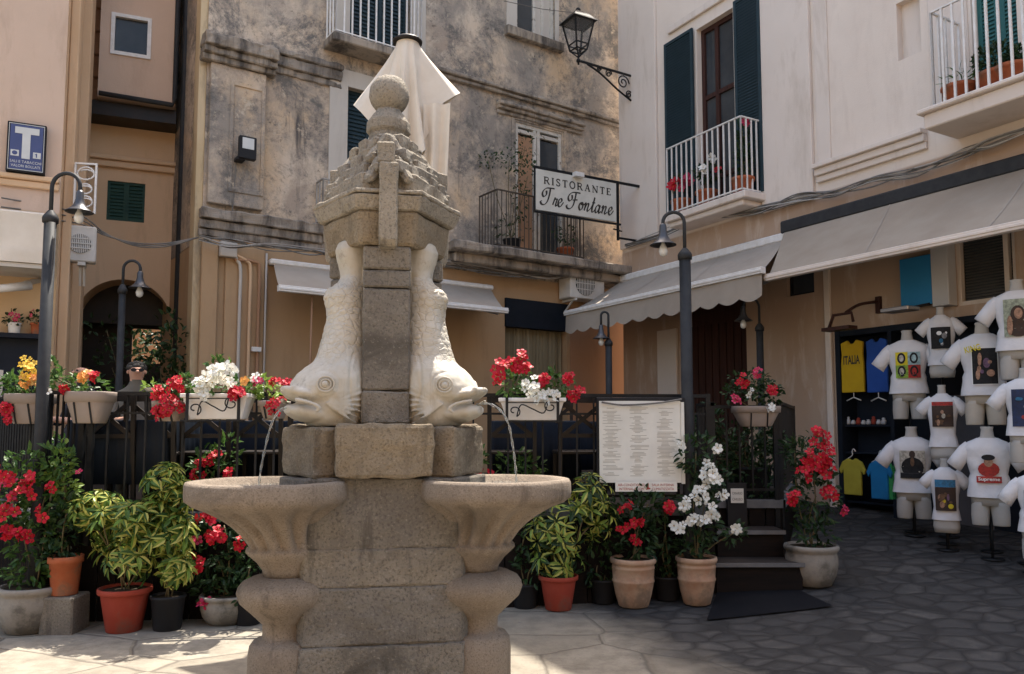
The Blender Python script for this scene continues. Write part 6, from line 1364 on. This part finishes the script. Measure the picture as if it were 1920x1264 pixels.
plant('mass of dark ivy filling the mouth of the arched passage', 'climbing plant', (P(255, 800, 10.75).x, 10.75, DZ), 10.75, [(200, 620, 40, 30), (260, 650, 40, 35), (210, 690, 45, 45), (285, 710, 40, 50), (180, 740, 30, 40), (240, 760, 50, 40)], [], 'black', .4, .3, 'leafd', dens=.22, L=.09, Wd=.05)
mb = MB(); a_ = P(120, 800, 15.0); b_ = P(345, 800, 15.0); mb.box(a_.x - 3, b_.x + .3, 15.0, 15.3, -.2, 6.5)
tag(mb.build('sky_blocking_wall', M['tan'], None), 'high tan wall added behind the arched passage to shut out the sky', 'wall')  # added, unseen wall that keeps the bright sky out of the arch
plant('sunlit green hedge in the garden beyond the arch', 'shrub', (P(265, 900, 13.2).x, 13.2, .2), 13.2, [(265, 620, 45, 24), (215, 625, 35, 30), (230, 680, 80, 60), (300, 660, 40, 50), (190, 740, 60, 70), (280, 760, 60, 70), (230, 850, 90, 60)], [], None, 0, 0, 'leafd', dens=.5, L=.12, Wd=.06)
for px, kind, lab in ((26, 'whitemetal', 'small leafy plant in a white pot on the tobacco shop shelf'), (68, 'terra', 'small plant in a red pot on the tobacco shop shelf')):
    u, z = L_.hit(px, 628, .10); p = L_.pt(u, z, .085); plant(lab, 'potted plant', p, p.y, [(px, 598, 15, 14)], [(px, 590, 12, 3, 'pink', .03)], kind, .13, .13, 'leafd', L=.05, dens=.8, group='pots on the shop shelf')

# ================================================================ people at the tables
def person(label, px, pytop, Y, rz, hairm, clothm, bald, glasses):
    z = P(px, pytop, Y).z; x = P(px, pytop, Y).x; t = thing('person', label, 'person', (x, Y, DZ), 'diners seated on the terrace', rz); A = WM[t.name]; hz = z - DZ
    bm = bmesh.new(); sk = bm.verts.layers.skin.verify(); J = {}
    def jv(n, co, r, par=None):
        v = bm.verts.new(co); J[n] = v; v[sk].radius = (r, r * .85)
        if par: bm.edges.new((J[par], v))
    sh = hz - .27
    jv('pel', (0, 0, .50), .15); jv('wst', (0, .02, .68), .135, 'pel'); jv('chs', (0, .02, sh - .12), .15, 'wst'); jv('nck', (0, 0, sh + .03), .075, 'chs'); jv('hd0', (0, -.02, sh + .10), .055, 'nck'); jv('hd1', (0, -.03, sh + .16), .082, 'hd0'); jv('hd2', (0, -.015, sh + .215), .078, 'hd1')
    for s, nm in ((-1, 'l'), (1, 'r')):
        jv(nm + 's', (s * .17, .02, sh - .07), .06, 'chs'); jv(nm + 'e', (s * .22, -.08, sh - .32), .045, nm + 's'); jv(nm + 'w', (s * .12, -.30, .76), .032, nm + 'e'); jv(nm + 'h', (s * .10, -.38, .77), .03, nm + 'w')
        jv(nm + 'k', (s * .11, -.42, .50), .075, 'pel'); jv(nm + 'a', (s * .11, -.40, .10), .045, nm + 'k'); jv(nm + 'f', (s * .11, -.52, .04), .04, nm + 'a')
    bm.verts.ensure_lookup_table(); J['pel'][sk].use_root = True
    me = bpy.data.meshes.new('body'); bm.to_mesh(me); bm.free(); o = bpy.data.objects.new('body', me); C.objects.link(o); o.parent = t; WM[o.name] = A
    o.modifiers.new('skin', 'SKIN'); sd = o.modifiers.new('s', 'SUBSURF'); sd.levels = 2; sd.render_levels = 2
    dg = bpy.context.evaluated_depsgraph_get(); dg.update(); nm = bpy.data.meshes.new_from_object(o.evaluated_get(dg)); o.modifiers.clear(); nm.materials.clear(); nm.materials.append(M['skin']); nm.materials.append(clothm); o.data = nm
    for pl in nm.polygons:
        c = pl.center; pl.material_index = 0 if (c.z > sh + .085 or (c.y < -.2 and .66 < c.z < .95)) else 1; pl.use_smooth = True
    mb = MB(A); hc = (0, -.02, sh + .185)
    mb.ball((hc[0], -.115, sh + .165), .016, 8, 6); mb.build('nose', M['skin'], o); mb = MB(A); mb.ball((-.078, -.02, sh + .165), .012, 8, 6, 1.6); mb.build('ear', M['skin'], o); mb = MB(A); mb.ball((.078, -.02, sh + .165), .012, 8, 6, 1.6); mb.build('ear', M['skin'], o)
    mb = MB(A)
    if bald:
        for k in range(11): an = PI * k / 10; mb.ball((.075 * math.cos(an), .0 + .06 * math.sin(an), sh + .17), .024, 8, 6)
    else:
        for k in range(40):
            d = rdir(); d.z = abs(d.z) * 1.0; d.y = d.y * .7 + .25; mb.ball((d.x * .07, -.01 + d.y * .075, sh + .205 + d.z * .05), .026, 8, 6)
    mb.build('hair', M[hairm], o)
    mb = MB(A)
    if glasses:
        for s in (-1, 1): mb.plate([(s * .034 + .026 * math.cos(q), sh + .182 + .018 * math.sin(q)) for q in [2 * PI * k / 10 for k in range(10)]], -.118, -.112)
        mb.tube([(-.085, -.03, sh + .188), (-.06, -.10, sh + .19), (.06, -.10, sh + .19), (.085, -.03, sh + .188)], .004, 4); mb.build('sunglasses', M['black'], o)
    else:
        for s in (-1, 1): mb.ball((s * .033, -.100, sh + .182), .011, 8, 6)
        mb.build('eyes', M['darkink'], o)
    return t
person('seated balding diner behind the orange flowers', 160, 679, 7.75, -.5, 'hair', M['clothd'], True, False)
person('seated diner in a patterned shirt and sunglasses behind the railing', 257, 678, 7.75, .5, 'darkink', M['clothg'], False, True)
# ================================================================ T-shirt shop display
def sect(tab, z):
    for (z0, a0, b0), (z1, a1, b1) in zip(tab[:-1], tab[1:]):
        if z0 <= z <= z1:
            f = (z - z0) / (z1 - z0); return a0 + (a1 - a0) * f, b0 + (b1 - b0) * f
    return tab[-1][1:] if z > tab[-1][0] else tab[0][1:]
BODY_M = [(.20, .165, .105), (.30, .172, .11), (.42, .150, .095), (.52, .150, .095), (.64, .178, .112), (.74, .198, .115), (.80, .200, .105), (.845, .165, .085), (.875, .10, .065), (.90, .062, .055), (.97, .054, .05), (.995, .060, .054), (1.0, .055, .05)]
BODY_F = [(.0, .150, .10), (.08, .165, .108), (.20, .155, .10), (.34, .128, .085), (.48, .14, .095), (.60, .165, .125), (.72, .168, .11), (.79, .170, .09), (.83, .13, .075), (.865, .07, .055), (.89, .05, .046), (.97, .046, .044), (.995, .052, .048), (1.0, .048, .044)]
PC = {k: mat('print_' + k, c, tuple(x * .45 + .02 for x in c) if k not in ('white', 'yellow') else None, 38, .8) for k, c in dict(black=(.02, .02, .022), brown=(.17, .10, .06), dkbrown=(.07, .045, .035), yellow=(.62, .52, .04), lblue=(.42, .60, .64), green=(.32, .50, .07), red=(.45, .05, .04), blue=(.05, .2, .36), skin=(.46, .27, .18), pale=(.55, .52, .45), navy=(.035, .05, .11), grey=(.28, .28, .29), white=(.75, .75, .74), sage=(.38, .42, .32), violet=(.2, .12, .2)).items()}
def ringz(t, z, off, n=32):
    a, b = sect(t, z); out = []
    for k in range(n):
        q = 2 * PI * k / n; c, s = math.cos(q), math.sin(q); e = .85
        out.append(((a + off) * abs(c) ** e * (1 if c >= 0 else -1), (b + off) * abs(s) ** e * (1 if s >= 0 else -1), z))
    return out
def mannequin(label, px, pt, pb, Y, female, items, skinm='mann', texts=(), lx=0.0, stand=True, turn=0.0):
    top = P(px, pt, Y); H = top.z - P(px, pb, Y).z; zb2 = top.z - H; rz = math.atan2(-top.x, Y) * -1.0
    rz = math.atan2(top.x, Y) * -1.0 + turn
    gzz = gz(top.x, Y); t = thing('shirt_mannequin', label, 'mannequin', (top.x, Y, gzz), 'mannequin torsos outside the T-shirt shop', rz)
    A = WM[t.name] @ Matrix.Translation((0, 0, zb2 - gzz)) @ Matrix.Scale(H, 4)
    tab = BODY_F if female else BODY_M
    hem = .17 if female else .285
    mb = MB(A); mb.loft([ringz(tab, z, 0) for z in [r_[0] for r_ in tab]])
    if not female:
        for s in (-1, 1):
            mb.loft([[(s * (c + a * math.cos(2 * PI * k / 20)), b * math.sin(2 * PI * k / 20), z) for k in range(20)] for z, c, a, b in ((.0, .092, .074, .076), (.01, .092, .077, .08), (.10, .09, .083, .09), (.20, .083, .086, .10), (.235, .08, .08, .10))])
    mb.build('torso', M[skinm], t)
    mb = MB(A); zs = [hem, hem + .004] + [hem + (.845 - hem) * k / 12 for k in range(1, 13)] + [.868, .885]
    def so(z): return .022 if z < .5 else .016 if z < .8 else .010
    rings = []
    for z in zs:
        r_ = ringz(tab, z, so(z) + (.012 if z < .5 and not female else 0), 48)
        rings.append([(x + .005 * noise.noise(Vector((x * 9, z * 7, H * 3 + px * .1))), y + .018 * noise.noise(Vector((x * 9 + z * 8, z * 11, px * .1))) * (1 if z < .8 else .2), z) for x, y, z in r_])
    mb.loft(rings, True, False)
    for s in (-1, 1):                                     # sleeves
        w0 = sect(tab, .80)[0]; e = Vector((s * (w0 + .115), -.015, .585 if not female else .63)); a0 = Vector((s * (w0 - .06), 0, .80)); d = (e - a0).normalized(); u = Vector((0, 1, 0)); v = d.cross(u); rr_ = []
        for f, ra, rb in ((0, .075, .065), (.3, .080, .074), (.7, .076, .070), (1, .080, .070), (1.0, .072, .062), (.8, .06, .05)):
            c = a0 + (e - a0) * f + Vector((0, 0, .018 * math.sin(f * PI))); rr_.append([tuple(c + v * ra * math.cos(2 * PI * k / 20) + u * rb * math.sin(2 * PI * k / 20)) for k in range(20)])
        mb.loft(rr_, True, False)
    shirt = mb.build('shirt', M['tee'], t, recalc=True)
    cols = []; mb = MB(A); lv = [0]
    def surf(x, z, o):
        a, b = sect(tab, z); a += so(z); b += so(z) + .016; q = min(.98, abs(x) / a); return (x + lx, -b * (1 - q ** (2 / .85)) ** (.85 / 2) * 1.0 - .010 - o, z)
    def cell(cname):
        if cname not in cols: cols.append(cname)
        mb.m = cols.index(cname)
    def patch(x0, x1, z0, z1, cname):
        cell(cname); lv[0] += 1; n, m = 8, 8; mb.add([surf(x0 + (x1 - x0) * i / n, z0 + (z1 - z0) * j / m, lv[0] * .0022) for j in range(m + 1) for i in range(n + 1)], [(j * (n + 1) + i, j * (n + 1) + i + 1, (j + 1) * (n + 1) + i + 1, (j + 1) * (n + 1) + i) for j in range(m) for i in range(n)], True)
    def oval(cx, cz, rx, rzz, cname):
        cell(cname); lv[0] += 1; pts = [(cx, cz)] + [(cx + rx * f * math.cos(2 * PI * k / 14), cz + rzz * f * math.sin(2 * PI * k / 14)) for f in (.5, 1) for k in range(14)]
        mb.add([surf(x, z, lv[0] * .0022) for x, z in pts], [(0, 1 + k, 1 + (k + 1) % 14) for k in range(14)] + [(1 + k, 15 + k, 15 + (k + 1) % 14, 1 + (k + 1) % 14) for k in range(14)], True)
    for it in items:
        if it[0] == 'r': patch(*it[1:])
        else: oval(*it[1:])
    for s, cx, cz, hh, ww, cname, rot in texts:
        cell(cname); lv[0] += 1; tmp = MB(); text(tmp, s, cx, cz, hh, 0, ww, bold=.02, rot=rot); mb.add([surf(v.x, v.z, lv[0] * .0022) for v in tmp.v], tmp.f)
    if items or texts: mb.build('print', [PC[c] for c in cols], shirt, recalc=False)
    mb = MB(WM[t.name]); mb.tube([(0, .03, -.02), (0, .03, zb2 - gzz + .2 * H)], .014, 8); mb.lathe([(.001, .0), (.10, .0), (.10, .012), (.02, .02), (.001, .02)], (0, .03, -.0), 16); mb.build('stand', M['iron'], t)
    return t
def wd_(px, w): u = R_.hit(px, 700, w)[0]; return R_.pt(u, 0, w).y
def panel(x0, x1, z0, z1, bg, seed, pal, n=9):
    rr = random.Random(seed); out = [('r', x0, x1, z0, z1, bg)]
    for _ in range(n):
        cx = rr.uniform(x0 + (x1 - x0) * .2, x1 - (x1 - x0) * .2); cz = rr.uniform(z0 + (z1 - z0) * .12, z1 - (z1 - z0) * .25); out.append(('o', cx, cz, rr.uniform(.012, .035), rr.uniform(.015, .05), rr.choice(pal)))
    return out
four = []
for i, (x0, z0, c) in enumerate(((-.125, .60, 'yellow'), (.0, .60, 'lblue'), (-.125, .455, 'green'), (.0, .455, 'red'))):
    four += [('r', x0, x0 + .124, z0, z0 + .144, c), ('o', x0 + .06, z0 + .075, .042, .062, 'black'), ('o', x0 + .06, z0 + .075, .024, .038, ('pale', 'lblue', 'pale', 'red')[i])]
portrait = [('r', -.12, .12, .42, .79, 'sage'), ('o', 0, .50, .10, .085, 'dkbrown'), ('o', .0, .64, .062, .085, 'dkbrown'), ('o', .005, .645, .036, .055, 'skin'), ('o', -.07, .53, .025, .10, 'skin')]
# (label, px, top, bottom, w, female, print)
mannequin('white torso in a T-shirt printed with four coloured face panels', 1700, 620, 786, wd_(1700, .45), False, four)
mannequin('short torso in a cropped white T-shirt with a dark group photo', 1762, 576, 708, wd_(1762, .40), True, panel(-.125, .12, .40, .70, 'black', 2, ['navy', 'white', 'grey', 'blue'], 8))
mannequin('cream torso in a white T-shirt printed KING over a dark photo', 1840, 605, 797, wd_(1840, .60), False, [('r', -.10, .125, .385, .745, 'white')] + panel(-.092, .117, .392, .735, 'black', 5, ['violet', 'skin', 'dkbrown', 'skin'], 9), 'manncream', [('KING', -.085, .735, .062, .135, 'yellow', .22)])
mannequin('large torso in a white T-shirt with a long haired woman portrait', 1905, 525, 712, wd_(1905, .75), False, portrait)
mannequin('torso in a white T-shirt with a brown photo under a red bar', 1765, 722, 862, wd_(1765, .62), True, [('r', -.125, .125, .72, .77, 'red')] + panel(-.125, .125, .44, .718, 'dkbrown', 7, ['brown', 'skin', 'pale', 'brown'], 9))
mannequin('lowest left torso in a white T-shirt with a dark seated man photo', 1708, 800, 972, wd_(1708, .55), False, [('r', -.125, .125, .44, .74, 'pale'), ('o', 0, .56, .11, .11, 'black'), ('o', 0, .70, .03, .04, 'dkbrown'), ('o', .0, .62, .02, .05, 'brown'), ('r', -.12, .12, .442, .50, 'black')])
mannequin('bottom torso in a white T-shirt with a blue topped game print', 1770, 860, 998, wd_(1770, .80), True, [('r', -.125, .125, .62, .72, 'blue')] + panel(-.125, .125, .30, .618, 'dkbrown', 9, ['brown', 'red', 'skin', 'violet', 'yellow'], 12))
mannequin('torso in a white T-shirt with a red figure above a red word box', 1850, 800, 985, wd_(1850, .80), False, [('o', 0, .57, .095, .075, 'red'), ('o', 0, .645, .04, .05, 'skin'), ('o', 0, .69, .06, .03, 'black'), ('r', -.11, .11, .435, .50, 'red')], 'mann', [('Supreme', 0, .468, .045, .19, 'white', 0)])
mannequin('torso at the right edge in a white T-shirt with a dark blue film print', 1922, 690, 868, wd_(1922, .95), False, panel(-.135, .13, .38, .77, 'navy', 12, ['grey', 'pale', 'red', 'blue'], 10))
mannequin('cut off torso at the lower right corner of the shop display', 1945, 868, 1050, wd_(1945, 1.1), False, panel(-.13, .12, .45, .72, 'black', 14, ['dkbrown', 'skin'], 6))
# hanging jerseys in the display case
def jersey(label, px0, px1, py0, py1, m, txt=None, tcol=None, w=.02, sleeves=False, hanger='top'):
    u0, z1 = R_.hit(px0, py0, w); u1, z0 = R_.hit(px1, py1, w); um = (u0 + u1) / 2; wd = u1 - u0; h = z1 - z0
    t = thing('hanging_shirt', label, 'shirt', R_.pt(um, z0, w), 'shirts hanging in the shop front')
    out = [(-.5, 0), (.5, 0), (.5, .55), (.46, .72), (.5, .95), (.2, 1.0), (.08, .93), (-.08, .93), (-.2, 1.0), (-.5, .95), (-.46, .72), (-.5, .55)]
    if sleeves: out = [(-.38, 0), (.38, 0), (.38, .66), (.5, .55), (.58, .68), (.42, .90), (.15, 1.0), (.06, .95), (-.06, .95), (-.15, 1.0), (-.42, .90), (-.58, .68), (-.5, .55), (-.38, .66)]
    mb = MB(R_.M); mb.plate([(um + a * wd, z0 + b * h) for a, b in out], -w - .02, -w + .02); o = mb.build('cloth', m, t, bevel=.012, bseg=2)
    mb = MB(R_.M); zt = z1 + .0; c = um
    if hanger == 'top': mb.tube(smooth_path([(c - .1, -w, z1 - .03), (c, -w, z1 + .03), (c, -w, z1 + .08), (c + .025, -w, z1 + .11), (c + .05, -w, z1 + .08)]), .006, 5)
    else: mb.tube([(c, -w, z0), (c, -w, z0 - .06)], .006, 5); mb.tube([(c - .1, -w, z0 - .10), (c, -w, z0 - .06), (c + .1, -w, z0 - .10)], .008, 5)
    mb.build('hanger', M['whitemetal'], t)
    if txt:
        mb = MB(R_.M); text(mb, txt, um, z0 + h * .62, h * .17, -w - .0215, wd * .74, bold=.03); mb.build('lettering', tcol, o, recalc=False)
    return t
jersey('yellow sleeveless sports shirt lettered ITALIA', 1577, 1622, 640, 735, mat('jersey_yellow', (.55, .36, .02), (.5, .32, .02), 5, .8), 'ITALIA', M['darkink'], hanger='bottom')
jersey('royal blue sleeveless sports shirt next to the yellow one', 1624, 1667, 636, 735, mat('jersey_blue', (.03, .09, .36), (.025, .075, .3), 5, .8), hanger='bottom')
jersey('olive yellow small T-shirt low in the display case', 1577, 1622, 858, 930, mat('shirt_olive', (.42, .36, .05), (.35, .3, .04), 5, .85), sleeves=True, w=.03)
jersey('bright blue small T-shirt low in the display case', 1628, 1672, 862, 938, mat('shirt_azure', (.02, .19, .42), (.02, .16, .36), 5, .85), sleeves=True, w=.03)
jersey('green small T-shirt half hidden behind the blue one', 1662, 1690, 868, 938, mat('shirt_green', (.06, .34, .10), (.05, .28, .08), 5, .85), sleeves=True, w=.0)
# small souvenirs on the shelves
rr = random.Random(8)
for i in range(9):
    px = 1580 + i * 9.5; u, z = R_.hit(px, 788, -.08); z = 1.576; mb = MB(R_.M); hh = rr.uniform(.05, .10)
    mb.lathe([(.02, 0), (.03, .01), (.028, hh * .6), (.016, hh * .75), (.022, hh * .9), (.005, hh)], (u, .09, z), 10)
    tag(mb.build('souvenir', M[rr.choice(('whitemetal', 'terra', 'pinkstone', 'lightgrey', 'black'))] if False else (M['lightgrey'] if i % 3 else M['plasticred']), None), 'small souvenir figure in the row on the dark display shelf', 'souvenir', 'souvenirs on the display shelf')
